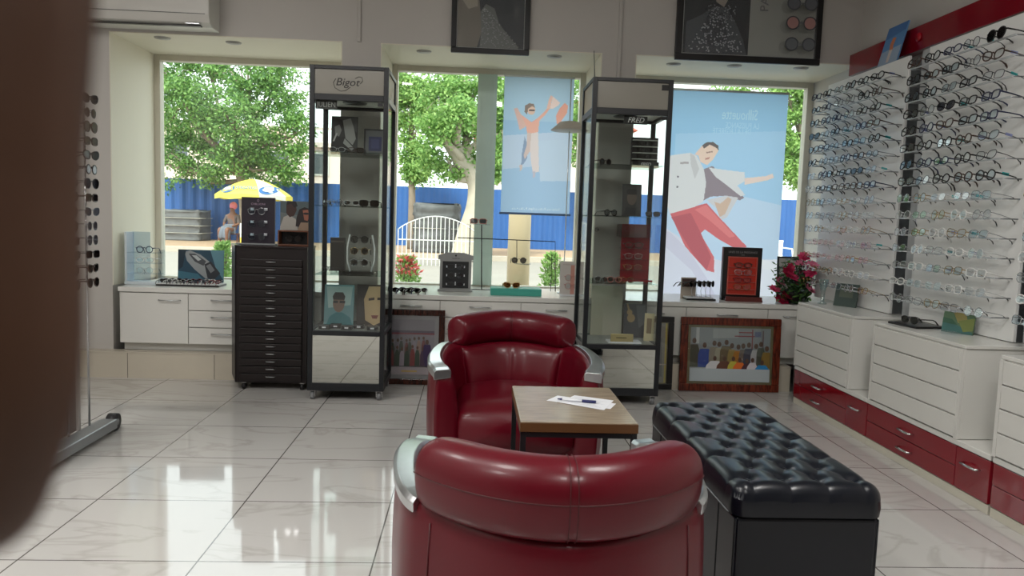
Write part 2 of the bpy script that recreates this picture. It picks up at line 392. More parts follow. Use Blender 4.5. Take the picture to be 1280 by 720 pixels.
def rack(y0, y1, ry0, ry1, label, seg=3, top=2.222):
    t = thing('eyeglass_rack', label, 'display rack', ((PX+XR)/2, (y0+y1)/2, .699)); o = t.location
    MB(o).box(PX, PX+.018, y0, y1, .70, top).build('panel', mat('rack_panel_white', (228,228,226), .3, noise=.02), t, bevel=.003)
    MB(o).box(PX+.019, PX+.10, y0+.02, y0+.06, .699, top-.02).build('rear_post', SILVER, t)
    MB(o).box(PX+.019, PX+.10, y1-.06, y1-.02, .699, top-.02).build('rear_post', SILVER, t)
    rr = bpy.data.materials.get('x')
    zs = [2.102-.0923*i for i in range(15)]
    steel = mat('rail_steel', (150,152,155), .3, .9, noise=.03)
    for z in zs:
        r = MB(o).box(PX-.094, PX-.086, ry0, ry1, z-.004, z+.004).build('rail', mat('rail_acrylic', (190,194,196), .2, noise=.02), t)
        for yy in (ry0+.004, ry1-.004): MB(o).cyl((PX-.09, yy, z), (PX+.0, yy, z), .0032, None, 6).build('bracket', steel, r)
    return zs
RZ = rack(4.423, 5.44, 4.44, 5.42, 'white rack panel with fifteen rails of glasses beside the window')
rack(3.37, 4.222, 3.405, 4.235, 'white rack panel with fifteen rails of glasses, second from the window', top=2.226)
rack(2.35, 3.225, 2.40, 3.235, 'white rack panel at the far right edge of the photo', top=2.226)
for ya in (4.23, 3.23):
    struct(MB().box(2.565, XR-.002, ya+.015, ya+.135, .70, 2.24).build('trim_%d' % (4 if ya > 4 else 5), mat('grey_upright', (168,170,172), .45, noise=.1)))
# ------------------------------------------------------------------ armchairs
def armchair(loc, rz, label):
    t = thing('armchair', label, 'armchair', loc, rz, 'red leather armchairs')
    ctrl = [(-.355,.770),(-.385,.69),(-.394,.55),(-.378,.38),(-.345,.245),(-.287,.172),(-.15,.052),(0,.008),(.15,.052),(.287,.172),(.345,.245),(.378,.38),(.394,.55),(.385,.69),(.355,.770)]
    P = catmull([(x,y,0) for x, y in ctrl], 6); n = len(P)
    def frame(i):
        a, c = P[max(i-1,0)], P[min(i+1,n-1)]; d = (c-a).normalized(); inn = Vector((-d.y, d.x, 0))
        return P[i], inn
    def height(i):
        s = abs(i/(n-1)*2-1)               # 1 at the arm fronts, 0 at the rear
        return .560+(.012 if s > .45 else .012*s/.45)-.040*max(0, (s-.45)/.55)**2
    def thick(i):
        s = abs(i/(n-1)*2-1); return .150-.060*min(1, s/.6)
    rings = []
    def section(i, sc=1., push=0.):
        p, inn = frame(i); h = height(i); w = thick(i)
        lo = w+.035
        prof = [(.022,.035),(.006,.12),(-.006,.28),(-.004,.42),(.002,h-.035),(.008,h-.008),(.020,h-.001),(w*.5,h+.002),(w-.02,h-.003),(w-.004,h-.018),(w+.004,h-.08),(w+.022,.40),(lo,.20),(lo-.01,.035)]
        cx, cz = w*.5, h*.5
        fw = Vector((0, 1, 0))
        return [p+inn*(cx+(u-cx)*sc)+Vector((0,0,cz+(z-cz)*(1-(1-sc)*.25)))+fw*push for u, z in prof]
    rings.append(section(0, .72, .028)); rings.append(section(0, .92, .018))
    for i in range(n): rings.append(section(i))
    rings.append(section(n-1, .92, .018)); rings.append(section(n-1, .72, .028))
    MB().loft(rings).build('body', LEATHER, t, subs=1)
    # seat cushion and front apron
    def slab(x, y0, y1, z0, z1, crown):
        b = MB(); N = 14; rg = []
        for i in range(N+1):
            v = -1+2*i/N; r = []
            sx = (1-abs(v)**6*.10)
            for k in range(28):
                a = 2*PI*k/28; cx, cz = math.cos(a), math.sin(a)
                px = abs(cx)**.28*math.copysign(1, cx); pz = abs(cz)**.42*math.copysign(1, cz)
                r.append((px*x*sx, (y0+y1)/2+(y1-y0)/2*v, (z0+z1)/2+(z1-z0)/2*pz*(1-.32*abs(v)**7)+crown*(1-px*px)*(1-v*v)*(1 if pz > 0 else 0)))
            rg.append(r)
        return b.loft(rg)
    slab(.275, .13, .765, .150, .385, .02).build('seat_cushion', LEATHER, t)
    b = MB(); b.box(-.275, .275, .12, .745, .045, .238); b.build('seat_base', LEATHER, t, bevel=.02, seg=3)
    # inner back cushion, swelling out of the shell
    b = MB(); rg = []; mid = (n-1)//2
    for q in range(-17, 18):
        i = mid+q; p, inn = frame(i); w = thick(i); e = 1-(abs(q)/17)**4; h = .575-.02*(q/17)**2
        rg.append([p+inn*(w-.05)+Vector((0,0,.25)), p+inn*(w+.02+.045*e)+Vector((0,0,.27)), p+inn*(w+.02+.055*e)+Vector((0,0,.38)), p+inn*(w+.045*e)+Vector((0,0,.47)), p+inn*(w-.01+.030*e)+Vector((0,0,h-.02)), p+inn*(w-.02)+Vector((0,0,h)), p+inn*(w-.05)+Vector((0,0,h-.005))])
    b.loft(rg); b.build('back_cushion', LEATHER, t, subs=1)
    # curved head bolster
    HL = .280
    PR = [(-.050,-.082),(-.066,-.070),(-.074,-.035),(-.077,.005),(-.074,.035),(-.060,.062),(-.035,.079),(-.005,.083),(.028,.076),(.055,.055),(.068,.02),(.066,-.02),(.055,-.055),(.036,-.077),(.01,-.084),(-.02,-.086)]
    def bpt(s, j, grow=0.):
        x = HL*s; y = .062+.195*s*s
        d = Vector((HL, .39*s, 0)).normalized(); inn = Vector((-d.y, d.x, 0))
        e = max(0, 1-abs(s)**14)**.5; k = (.70+.30*e)*(1-.03*math.exp(-(s/.016)**2))
        u, v = PR[j % 16]; L_ = math.hypot(u, v)
        return Vector((x, y, .642))+inn*(u*k+u/L_*grow)+Vector((0,0,v*k+v/L_*grow-.010*s*s))
    N = 60
    hb = MB().loft([[bpt(-1+2*i/N, j) for j in range(16)] for i in range(N+1)]).build('head_bolster', LEATHER, t, subs=1)
    MB().tube([bpt(-.97+1.94*i/40, 3, -.0005) for i in range(41)], .0014, 5).build('seam', SEAMR, hb)
    for o_ in (-.006, .006): MB().tube([bpt(o_/HL, j, -.0008) for j in range(16)], .0012, 5, closed=True).build('seam', SEAMR, hb)
    # silver arm caps
    for side in (0, 1):
        rg = []
        idx = list(range(0, 28)) if side == 0 else list(range(n-1, n-29, -1))
        for q, i in enumerate(idx):
            p, inn = frame(i); h = height(i); w = thick(i); f = q/(len(idx)-1)
            wid = (.078)*(1-.45*f); u0 = -.004; z0 = h-.020; z1 = h+.016-.010*f
            y = Vector((0,.030 if q == 0 else 0,0))
            rg.append([p+y+inn*u0+Vector((0,0,z0-.006)), p+y+inn*(u0-.001)+Vector((0,0,z1-.010)), p+y+inn*(u0+.009)+Vector((0,0,z1)), p+y+inn*(u0+wid-.008)+Vector((0,0,z1+.001)), p+y+inn*(u0+wid)+Vector((0,0,z1-.008)), p+y+inn*(u0+wid)+Vector((0,0,z0))])
        c = MB(); c.loft(rg, smooth=False); c.build('arm_cap', SILVER, t, bevel=.002, label='silver arm cap')
    # piping on the rear corners
    for sgn in (-1, 1):
        i = min(range(n), key=lambda q: abs(P[q].x-sgn*.292)+(0 if P[q].y < .2 else 9))
        p, inn = frame(i); h = height(i)
        MB().tube([p+inn*u+Vector((0,0,z)) for u, z in [(.022,.035),(.006,.12),(-.006,.28),(-.004,.42),(.002,h-.035)]], .0022, 6).build('piping', SEAMR, t)
    for x, y in ((-.32,.68),(.32,.68),(-.24,.12),(.24,.12)):
        MB().cyl((x,y,0), (x,y,.045), .018, .024, 12).build('foot', BLK, t)
    return t
armchair((.213, 1.435, 0), rad(.5), 'red leather armchair in front, seen from behind with its curved bolster')
armchair((.213, 3.98, 0), PI, 'red leather armchair facing the camera, behind the small wooden table')

# ------------------------------------------------------------------ side table, papers, pen
Z = .55
c0, c1, c2, c3 = atz(645,481,Z), atz(768,486,Z), atz(791,529,Z), atz(645,527.5,Z)
tx0, tx1 = (c0.x+c3.x)/2, (c1.x+c2.x)/2; ty0, ty1 = (c2.y+c3.y)/2, (c0.y+c1.y)/2
t = thing('side_table', 'small square wood-topped side table on thin black metal legs', 'table', ((tx0+tx1)/2, (ty0+ty1)/2, 0)); o = t.location
def wood(name, a, b_, rough, sc):
    m = bpy.data.materials.new(name); m.use_nodes = True; nt = m.node_tree; p = nt.nodes['Principled BSDF']
    tc = nt.nodes.new('ShaderNodeTexCoord'); mp = nt.nodes.new('ShaderNodeMapping'); mp.inputs['Scale'].default_value = sc
    nz = nt.nodes.new('ShaderNodeTexNoise'); nz.inputs['Scale'].default_value = 6; nz.inputs['Detail'].default_value = 6; nz.inputs['Distortion'].default_value = .6
    cr = nt.nodes.new('ShaderNodeValToRGB'); cr.color_ramp.elements[0].color = lin(a); cr.color_ramp.elements[1].color = lin(b_)
    cr.color_ramp.elements[0].position = .35; cr.color_ramp.elements[1].position = .65
    nt.links.new(tc.outputs['Object'], mp.inputs[0]); nt.links.new(mp.outputs[0], nz.inputs['Vector']); nt.links.new(nz.outputs['Fac'], cr.inputs[0]); nt.links.new(cr.outputs[0], p.inputs['Base Color'])
    bp = nt.nodes.new('ShaderNodeBump'); bp.inputs['Strength'].default_value = .12; bp.inputs['Distance'].default_value = .002
    nt.links.new(nz.outputs['Fac'], bp.inputs['Height']); nt.links.new(bp.outputs[0], p.inputs['Normal'])
    p.inputs['Roughness'].default_value = rough; _mats[name] = m; return m
OAK = wood('grey_oak_veneer', (132,118,100), (156,140,120), .2, (1.5,14,1.5))
MB(o).box(tx0, tx1, ty0, ty1, Z-.034, Z).build('table_top', [OAK], t, bevel=.002)
MB(o).box(tx0-.0012, tx1+.0012, ty0-.0012, ty1+.0012, Z-.033, Z-.004).build('edge_band', mat('brown_edge', (92,60,32), .45), t)
for x, y in ((tx0+.01,ty0+.012),(tx1-.01,ty0+.012),(tx0+.01,ty1-.012),(tx1-.01,ty1-.012)):
    MB(o).box(x-.009, x+.009, y-.009, y+.009, 0, Z-.034).build('leg', BLACK, t)
fb = MB(o)
for y in (ty0+.012, ty1-.012): fb.box(tx0+.02, tx1-.02, y-.008, y+.008, Z-.052, Z-.035)
for x in (tx0+.01, tx1-.01): fb.box(x-.008, x+.008, ty0+.022, ty1-.022, Z-.052, Z-.035)
fb.build('frame_rail', BLACK, t)
PAPER = mat('white_paper', (225,227,232), .6, noise=.02); PPR2 = mat('printed_line', (150,155,170), .6)
for k, (pts, lab) in enumerate([([(683,500.5),(742,509.5),(763,511),(770,504.5),(697,494.5)], 'white form lying on the small wooden table, lower sheet under the pen'), ([(700,503),(755,512.5),(767,500.5),(718,494)], 'white printed sheet lying on top of the other on the table')]):
    q = [atz(x, y, Z+.001+.0012*k) for x, y in (pts[0], pts[-3] if k == 0 else pts[1], pts[-2] if k == 0 else pts[2], pts[-1] if k == 0 else pts[3])]
    b = MB(); b.add(q+[p-Vector((0,0,.0008)) for p in q], [(0,1,2,3),(7,6,5,4),(0,4,5,1),(1,5,6,2),(2,6,7,3),(3,7,4,0)], 0)
    if k == 1:
        for i in range(7):
            f = .15+.1*i; a = q[0].lerp(q[3], f); c = q[1].lerp(q[2], f); up = Vector((0,0,.0004)); dd = (q[3]-q[0])*.012
            b.quad(a.lerp(c,.1)+up, a.lerp(c,.9-.1*(i%3))+up, a.lerp(c,.9-.1*(i%3))+up+dd, a.lerp(c,.1)+up+dd, 1)
    tag(b.build('paper_sheet', [PAPER, PPR2]), lab, 'paper', 'papers on the table')
pz = Z+.0022+.0058
p1, p2 = atz(697,498.5,pz), atz(745,502.5,pz)
t = thing('ballpoint_pen', 'white pen with dark blue cap and end lying on the papers', 'pen', tuple((p1+p2)/2)); o = t.location
dd = p2-p1
MB(o).cyl(p1+dd*.12, p1+dd*.66, .0042, None, 10).build('barrel', PAPER, t)
NAVY = mat('navy_plastic', (22,30,88), .3)
MB(o).cyl(p1+dd*.64, p2, .0055, .005, 10).build('cap', NAVY, t)
MB(o).cyl(p1, p1+dd*.12, .002, .0043, 10).build('tip', NAVY, t)

# ------------------------------------------------------------------ tufted bench
bx0, bx1, by0, by1 = .757, 1.197, 2.035, 3.05
t = thing('storage_bench', 'long black leather storage bench with a button-tufted lid', 'bench', ((bx0+bx1)/2, (by0+by1)/2, 0)); o = t.location
Wd, Ln = bx1-bx0, by1-by0
MB().box(-Wd/2+.012, Wd/2-.012, -Ln/2+.012, Ln/2-.012, .025, .378).build('body', BLEATHER, t, bevel=.012, seg=3)
for sx in (-1, 1):
    for i in range(7):
        y = -Ln/2+.012+(Ln-.024)*(i+.5)/7
        MB().box(sx*(Wd/2-.012)-.004, sx*(Wd/2-.012)+.004, y-(Ln-.024)/14+.003, y+(Ln-.024)/14-.003, .055, .374).build('side_pleat', BLEATHER, t, bevel=.0038, seg=2)
    MB().box(sx*(Wd/2-.006)-.008, sx*(Wd/2-.006)+.008, -Ln/2, Ln/2, .0, .048).build('base_rail', BLEATHER, t, bevel=.004)
for sy in (-1, 1): MB().box(-Wd/2+.014, Wd/2-.014, sy*(Ln/2-.008)-.006, sy*(Ln/2-.008)+.006, .0, .03).build('base_rail', BLEATHER, t, bevel=.003)
rows = []
NR = 9; 
for i in range(NR):
    y = -Ln/2+.085+(Ln-.17)*i/(NR-1)
    xs = (-.105, 0, .105) if i % 2 else (-.155, -.052, .052, .155)
    rows.append((y, xs))
pts = [(x, y) for y, xs in rows for x in xs]
segs = []
for i in range(NR-1):
    y0, xs0 = rows[i]; y1, xs1 = rows[i+1]
    for a in xs0:
        for c in xs1:
            if abs(a-c) < .075: segs.append((a, y0, c, y1))
for k in (0, NR-1):
    for a in rows[k][1]: segs.append((a, rows[k][0], a*1.05, math.copysign(Ln/2, rows[k][0])))
for i in range(0, NR, 2):
    for s in (-1, 1): segs.append((s*.155, rows[i][0], s*Wd/2, rows[i][0]))
def sd(x, y, a):
    x0, y0, x1, y1 = a; dx, dy = x1-x0, y1-y0
    f = max(0, min(1, ((x-x0)*dx+(y-y0)*dy)/(dx*dx+dy*dy))); return math.hypot(x-x0-f*dx, y-y0-f*dy)
NX, NY = 96, 216
zt = .472; vs = []
for j in range(NY+1):
    for i in range(NX+1):
        u, v = -1+2*i/NX, -1+2*j/NY
        x, y = Wd/2*u, Ln/2*v
        ex, ey = max(0, abs(x)-(Wd/2-.045)), max(0, abs(y)-(Ln/2-.045)); hh_ = math.hypot(ex, ey)
        if hh_ > .045: x = math.copysign(Wd/2-.045+ex*.045/hh_, x); y = math.copysign(Ln/2-.045+ey*.045/hh_, y)
        ds = min(sd(x, y, a) for a in segs if abs(y-(a[1]+a[3])/2) < .2)
        db = min(math.hypot(x-a, y-c) for a, c in pts)
        ex, ey = max(0, abs(x)-(Wd/2-.045)), max(0, abs(y)-(Ln/2-.045)); e = min(1, math.hypot(ex, ey)/.045)
        z = zt+.004-.0060*math.exp(-ds/.016)-.013*math.exp(-(db/.024)**2)-.046*(1-math.sqrt(max(0, 1-e*e)))
        vs.append((x, y, z))
fs = [(j*(NX+1)+i, j*(NX+1)+i+1, (j+1)*(NX+1)+i+1, (j+1)*(NX+1)+i) for j in range(NY) for i in range(NX)]
b = MB(); b.add(vs, fs, 0, True)
edge = [j*(NX+1)+0 for j in range(NY, 0, -1)]+[i for i in range(NX)]+[j*(NX+1)+NX for j in range(NY)]+[NY*(NX+1)+i for i in range(NX, 0, -1)]
E_ = [Vector(vs[k]) for k in edge]
b.loft([[Vector((p.x*1.000, p.y*1.000, .382)) for p in E_], [Vector((p.x*1.010, p.y*1.004, (.382+p.z)/2)) for p in E_], E_], cap=False)
b.add([Vector((p.x, p.y, .382)) for p in E_], [tuple(range(len(E_)-1, -1, -1))])
lid = b.build('lid', BLEATHER, t)
for x, y in pts: MB().ball((x, y, zt-.0125), .0085, .0085, .0045, 10, 6).build('button', BLEATHER, lid)
MB().tube([(-Wd/2-.001,-Ln/2+.045,.3815),(-Wd/2-.001,Ln/2-.045,.3815)], .0025, 6).build('piping', mat('grey_piping', (120,124,128), .3), lid)  # thin pale grey line along the left lower lid edge only

# ------------------------------------------------------------------ glass display cabinets
def showcase(x0, x1, y0, y1, zb, ztop, label, zbox, zmir, shelves):
    t = thing('glass_display_cabinet', label, 'display cabinet', ((x0+x1)/2, (y0+y1)/2, 0), group='tall glass showcases by the windows'); o = t.location
    p = .03; f = MB(o)
    for x in (x0, x1-p):
        for y in (y0, y1-p): f.box(x, x+p, y, y+p, zb, ztop)
    def ring(z0, z1):
        f.box(x0+p, x1-p, y0, y0+p, z0, z1); f.box(x0+p, x1-p, y1-p, y1, z0, z1)
        f.box(x0, x0+p, y0+p, y1-p, z0, z1); f.box(x1-p, x1, y0+p, y1-p, z0, z1)
    ring(zb, zb+.05); ring(ztop-.022, ztop); ring(zbox-.02, zbox+.018); ring(zmir-.03, zmir)
    f.build('frame', DARKF, t, bevel=.002)
    MB(o).box(x0+p, x1-p, y0+.008, y0+.014, zb+.052, zmir-.032).build('mirror_door', MIRROR, t)
    MB(o).box(x0+p, x1-p, y1-.02, y1-.012, zb+.052, zmir-.032).build('lower_back_panel', WHITE, t)
    for x in (x0+.01, x1-.016): MB(o).box(x, x+.006, y0+p, y1-p, zb+.052, zmir-.032).build('lower_side_pane', GLASS, t)
    MB(o).box(x0+.001, x1-.001, y0+.001, y1-.001, zb+.01, zb+.02).build('bottom_board', DARKF, t)
    MB(o).box(x0+p, x1-p, y0+p, y1-p, zmir-.012, zmir-.004).build('shelf_board', mat('grey_board', (150,152,150), .4), t)
    # top light box
    MB(o).box(x0+p, x1-p, y0+.010, y0+.016, zbox+.019, ztop-.023).build('header_panel', mat('header_panel', (150,147,138), .2, noise=.02), t)
    for x in (x0+.01, x1-.016): MB(o).box(x, x+.006, y0+p, y1-p, zbox+.019, ztop-.023).build('header_side', mat('header_side', (222,212,190), .4, noise=.02, trans=.4), t)
    MB(o).box(x0+p, x1-p, y0+p, y1-p, zbox, zbox+.006).build('light_box_base', mat('light_box_white', (196,194,188), .5), t)
    MB(o).cyl(((x0+x1)/2, (y0+y1)/2, zbox-.006), ((x0+x1)/2, (y0+y1)/2, zbox-.001), .075, .08, 24).build('light_ring', DARKF, t)
    MB(o).box(x0+p, x1-p, y0+.012, y0+.017, zmir+.003, zbox-.022).build('door_pane', GLASS, t)
    for x in (x0+.012, x1-.017): MB(o).box(x, x+.005, y0+p, y1-p, zmir+.003, zbox-.022).build('side_pane', GLASS, t)
    MB(o).box(x0+p, x1-p, y1-.018, y1-.013, zmir+.003, zbox-.022).build('rear_pane', GLASS, t)
    MB(o).box(x1-p-.035, x1-p-.005, y0+.006, y0+.012, zbox-.045, zbox-.025).build('lock', BLK, t)
    for z in shelves: MB(o).box(x0+.031, x1-.031, y0+.032, y1-.032, z-.003, z+.003).build('shelf', SHELFG, t)
    for x in (x0+.03, x1-.03):
        for y in (y0+.035, y1-.035):
            r = .026; c = MB(o).cyl((x-.012,y,r), (x+.012,y,r), r, None, 16).build('caster', mat('caster_grey', (120,122,124), .35), t)
            k = MB(o); k.box(x-.02, x-.015, y-.015, y+.015, r-.006, zb); k.box(x+.015, x+.02, y-.015, y+.015, r-.006, zb); k.box(x-.02, x+.02, y-.018, y+.018, zb-.006, zb-.0005); k.build('caster_fork', CHROME, c)
    return t
LC = (-1.026, -.542, 4.83, 5.30)
LS = [aty(430,y,5.06).z for y in (193,258,341)]
zL = lambda y: aty(430, y, 4.83).z
lcab = showcase(*LC, .062, 2.10, 'tall glass display cabinet left of the red chairs, with script lettering on its header', zL(121.5), zL(414), LS)
RC = (.735, 1.25, 4.86, 5.32)
zR = lambda y: aty(785, y, 4.86).z
RS = [aty(785,y,5.09).z for y in (209,271,352)]
rcab = showcase(*RC, .062, 2.105, 'tall glass display cabinet right of the red chairs, with blank header', zR(139), zR(431), RS)
# lettering on the left header: a script word with loops
INK = mat('black_ink', (30,28,28), .5)
hc = Vector((aty(434,103,4.838).x-lcab.location.x, 4.839-lcab.location.y, aty(434,103,4.838).z))
text_part('Bigot', .066, INK, lcab, hc, sx=1.05, shear=.25)
b = MB()
b.tube([hc+Vector((x, -.001, z)) for x, z in [(-.07,.02),(-.085,-.005),(-.075,-.035),(-.04,-.055),(-.01,-.05),(.02,-.028)]], .0016, 5)
b.tube([hc+Vector((x, -.001, z)) for x, z in [(.05,.025),(.07,.037),(.09,.033),(.095,.012),(.08,-.006)]], .0016, 5)
b.build('lettering_flourish', INK, lcab)
MB().box(*[aty(x,104,4.84).x-rcab.location.x for x in (829,838)], 4.866-rcab.location.y, 4.869-rcab.location.y, zR(111), zR(104)).build('sticker', BLK, rcab)
MB().tube([(-.256+.01,-.20,2.1055),(-.25,-.2,2.18),(-.257,-.2,2.27)], [.003,.0025,.002], 6).build('antenna', DARKF, rcab)

# dark drawer tower
dx0, dx1, dy0, dy1, dz = -1.66, -1.085, 5.075, 5.345, .965
t = thing('drawer_tower', 'dark brown tower of sixteen shallow drawers on castors by the left window', 'cabinet', ((dx0+dx1)/2, (dy0+dy1)/2, 0)); o = t.location
DBR = mat('black_brown_wood', (21,12,13), .4, noise=.15, scale=10)
fx0 = aty(300,400,5.08).x
b = MB(o); b.box(fx0-.035, dx1, dy0+.01, dy1, .05, dz-.012)
b.build('body', DBR, t)
MB(o).add([(fx0-.135,dy1,.05),(fx0-.03,dy0+.0,.05),(fx0-.03,dy1,.05),(fx0-.135,dy1,dz-.012),(fx0-.03,dy0+.0,dz-.012),(fx0-.03,dy1,dz-.012)], [(0,2,1),(3,4,5),(0,1,4,3),(1,2,5,4),(2,0,3,5)]).build('side_panel', DBR, t)
MB(o).add([(fx0-.14,dy1,dz-.0115),(fx0-.032,dy0-.004,dz-.0115),(dx1+.004,dy0-.004,dz-.0115),(dx1+.004,dy1,dz-.0115),(fx0-.14,dy1,dz),(fx0-.032,dy0-.004,dz),(dx1+.004,dy0-.004,dz),(dx1+.004,dy1,dz)],[(0,3,2,1),(4,5,6,7),(0,1,5,4),(1,2,6,5),(2,3,7,6),(3,0,4,7)]).build('top', mat('tower_top', (46,40,42), .25), t)
for i in range(16):
    z0 = .062+(dz-.085-.062)*i/16; z1 = .062+(dz-.085-.062)*(i+1)/16
    d = MB(o).box(fx0+.0, dx1-.03, dy0-.006, dy0+.0095, z0+.004, z1-.004).build('drawer', DBR, t, bevel=.002)
    xm = (fx0+dx1-.03)/2; zm = (z0+z1)/2+.006
    MB(o).tube([(xm-.03,dy0-.006,zm),(xm-.026,dy0-.018,zm),(xm+.026,dy0-.018,zm),(xm+.03,dy0-.006,zm)], .003, 6).build('handle', SILVER, d)
for x in (fx0+.02, dx1-.03):
    for y in (dy0+.03, dy1-.03):
        c = MB(o).cyl((x-.011,y,.022), (x+.011,y,.022), .022, None, 14).build('caster', BLK, t)
        MB(o).box(x-.016,x+.016,y-.012,y+.012,.044,.0495).build('caster_plate', CHROME, c)

# air conditioner
p0, p1 = aty(267,40,5.25), aty(267,38,5.25)
t = thing('air_conditioner', 'white wall air conditioner cut off by the top edge above the left window', 'air conditioner', (-2.27, 5.35, 2.395)); o = t.location
prof = [(5.449,2.395),(5.30,2.395),(5.245,2.415),(5.225,2.46),(5.225,2.64),(5.25,2.69),(5.449,2.69)]
MB(o).loft([[(x,y,z) for y, z in prof] for x in (-2.77,-1.765)], smooth=False).build('body', mat('ac_plastic', (205,203,198), .4, noise=.02), t, bevel=.006)
MB(o).box(-2.72,-1.79,5.222,5.2255,2.465,2.468).build('seam', BLK, t)
MB(o).box(-2.70,-1.83,5.262,5.292,2.392,2.3975).build('air_slot', BLK, t)
MB(o).box(-1.92,-1.83,5.235,5.262,2.402,2.408).build('logo_plate', SILVER, t)
# ------------------------------------------------------------------ eyewear
def rim_shape(kind, a, h):
    pts = []
    for i in range(20):
        t = 2*PI*i/20; c, s_ = math.cos(t), math.sin(t)
        e = {'round':1., 'oval':.9, 'square':.55, 'cat':.8, 'aviator':.85}[kind]
        x = abs(c)**e*math.copysign(1,c)*a; z = abs(s_)**e*math.copysign(1,s_)*h
        if kind == 'cat': z += .006*(x/a) if x > 0 else 0
        if kind == 'aviator' and z < 0: x *= 1-.18*abs(z/h)
        pts.append((x, z))
    return pts
_eye = {}
def eye_meshes(kind, r, fm, lm, tipm, tag_m):
    key = (kind, r, fm.name, lm.name, tipm.name, tag_m.name if tag_m else '')
    if key in _eye: return _eye[key]
    a, h, cx = {'round':(.023,.0225,.033),'oval':(.026,.018,.034),'square':(.0265,.0185,.034),'cat':(.027,.020,.035),'aviator':(.028,.025,.035)}[kind]
    rs = rim_shape(kind, a, h)
    rim = MB(); lenses = []; temples = []
    for s in (-1, 1):
        rim.tube([(s*(cx+x), .002*abs(x)/a, z) for x, z in rs], r, 5, closed=True)
        n = len(rs)
        l = MB(); l.add([(s*(cx+x*.97), .0, z*.97) for x, z in rs]+[(s*(cx+x*.97), .0015, z*.97) for x, z in rs], [tuple(range(n) if s < 0 else range(n-1,-1,-1)), tuple(range(2*n-1,n-1,-1) if s < 0 else range(n,2*n))], 0)
        lenses.append(l.mesh('lens', lm))
        ex = s*(cx+a); T = MB()
        T.tube([(ex, .001, h*.45), (s*(cx+a+.005), .006, h*.45), (s*(cx+a+.006), .05, h*.42), (s*(cx+a+.003), .098, h*.30), (s*(cx+a+.001), .118, -h*.1), (s*(cx+a), .138, -h*1.25)], [r*1.2, r*1.3, r, r*.95, r*1.1, r*1.2], 5, 0)
        rt = max(.0023, r*1.15); T.tube([(s*(cx+a+.003), .104, h*.16), (s*(cx+a+.001), .119, -h*.15), (s*(cx+a), .139, -h*1.30)], [rt*.8, rt, rt*1.1], 5, 2)
        if tag_m and s > 0: T.box(ex+.004, ex+.007, .03, .062, h*.2, h*.75, 1)
        temples.append(T.mesh('temple', [fm, tag_m or fm, tipm]))
    rim.tube([(-(cx-a), 0, h*.35), (-.004, -.002, h*.55), (.004, -.002, h*.55), (cx-a, 0, h*.35)], r*1.05, 5)
    _eye[key] = (rim.mesh('frame', fm), lenses, temples, h)
    return _eye[key]
CLEARL = glassmat('clear_lens', (.96,.98,.99), .055)
DEMO = glassmat('blue_coated_lens', (.90,.97,1), .09)
DARKL = glassmat('dark_lens', (.12,.11,.11), .10)
BROWNL = glassmat('brown_lens', (.35,.22,.12), .12)
GREYL = glassmat('smoky_lens', (.35,.36,.4), .14)
FM = {'black': mat('black_acetate', (22,20,22), .25), 'dark brown': mat('tortoise_acetate', (60,38,26), .28, noise=.4, scale=60),
      'dark grey': mat('gunmetal', (70,72,78), .3, .7), 'silver': mat('silver_wire', (190,192,196), .22, .9), 'gold': mat('gold_wire', (180,150,95), .25, .9),
      'navy': mat('navy_acetate', (28,36,70), .28), 'clear': mat('clear_acetate', (205,208,208), .15), 'rose': mat('rose_acetate', (190,120,110), .3), 'tan': mat('tan_acetate', (190,150,100), .3),
      'red': mat('red_acetate', (130,30,40), .3), 'white': mat('white_acetate', (225,225,222), .3)}
TEAL = mat('teal_tag', (40,165,165), .35); VIOLET = mat('violet_tag', (140,150,195), .35)
def eyewear(loc, rz, colour, kind, label, lens=None, r=None, tagm=None, group=None, rx=0., name='eyeglasses', cat='glasses', scale=1.):
    thick = r or (.0030 if colour in ('black','dark brown','navy','rose','tan','red','white') else .0017)
    rimm, ls, ts, h = eye_meshes(kind, thick, FM[colour], lens or CLEARL, FM[colour] if colour in ('tan','rose','red','white','navy') else FM['black'] if colour != 'dark brown' else FM[colour], tagm)
    t = thing(name, label, cat, loc, rz, group, rx=rx)
    if scale != 1.: t.scale = (scale,)*3
    link('frame', rimm, t)
    for l in ls: link('lens', l, t)
    for q in ts: link('temple', q, t)
    return t
rng = random.Random(5)
KN = {'round':'round','oval':'oval','square':'rectangular','cat':'cat-eye','aviator':'aviator'}
CNTS = ['first','second','third','fourth','fifth','sixth']
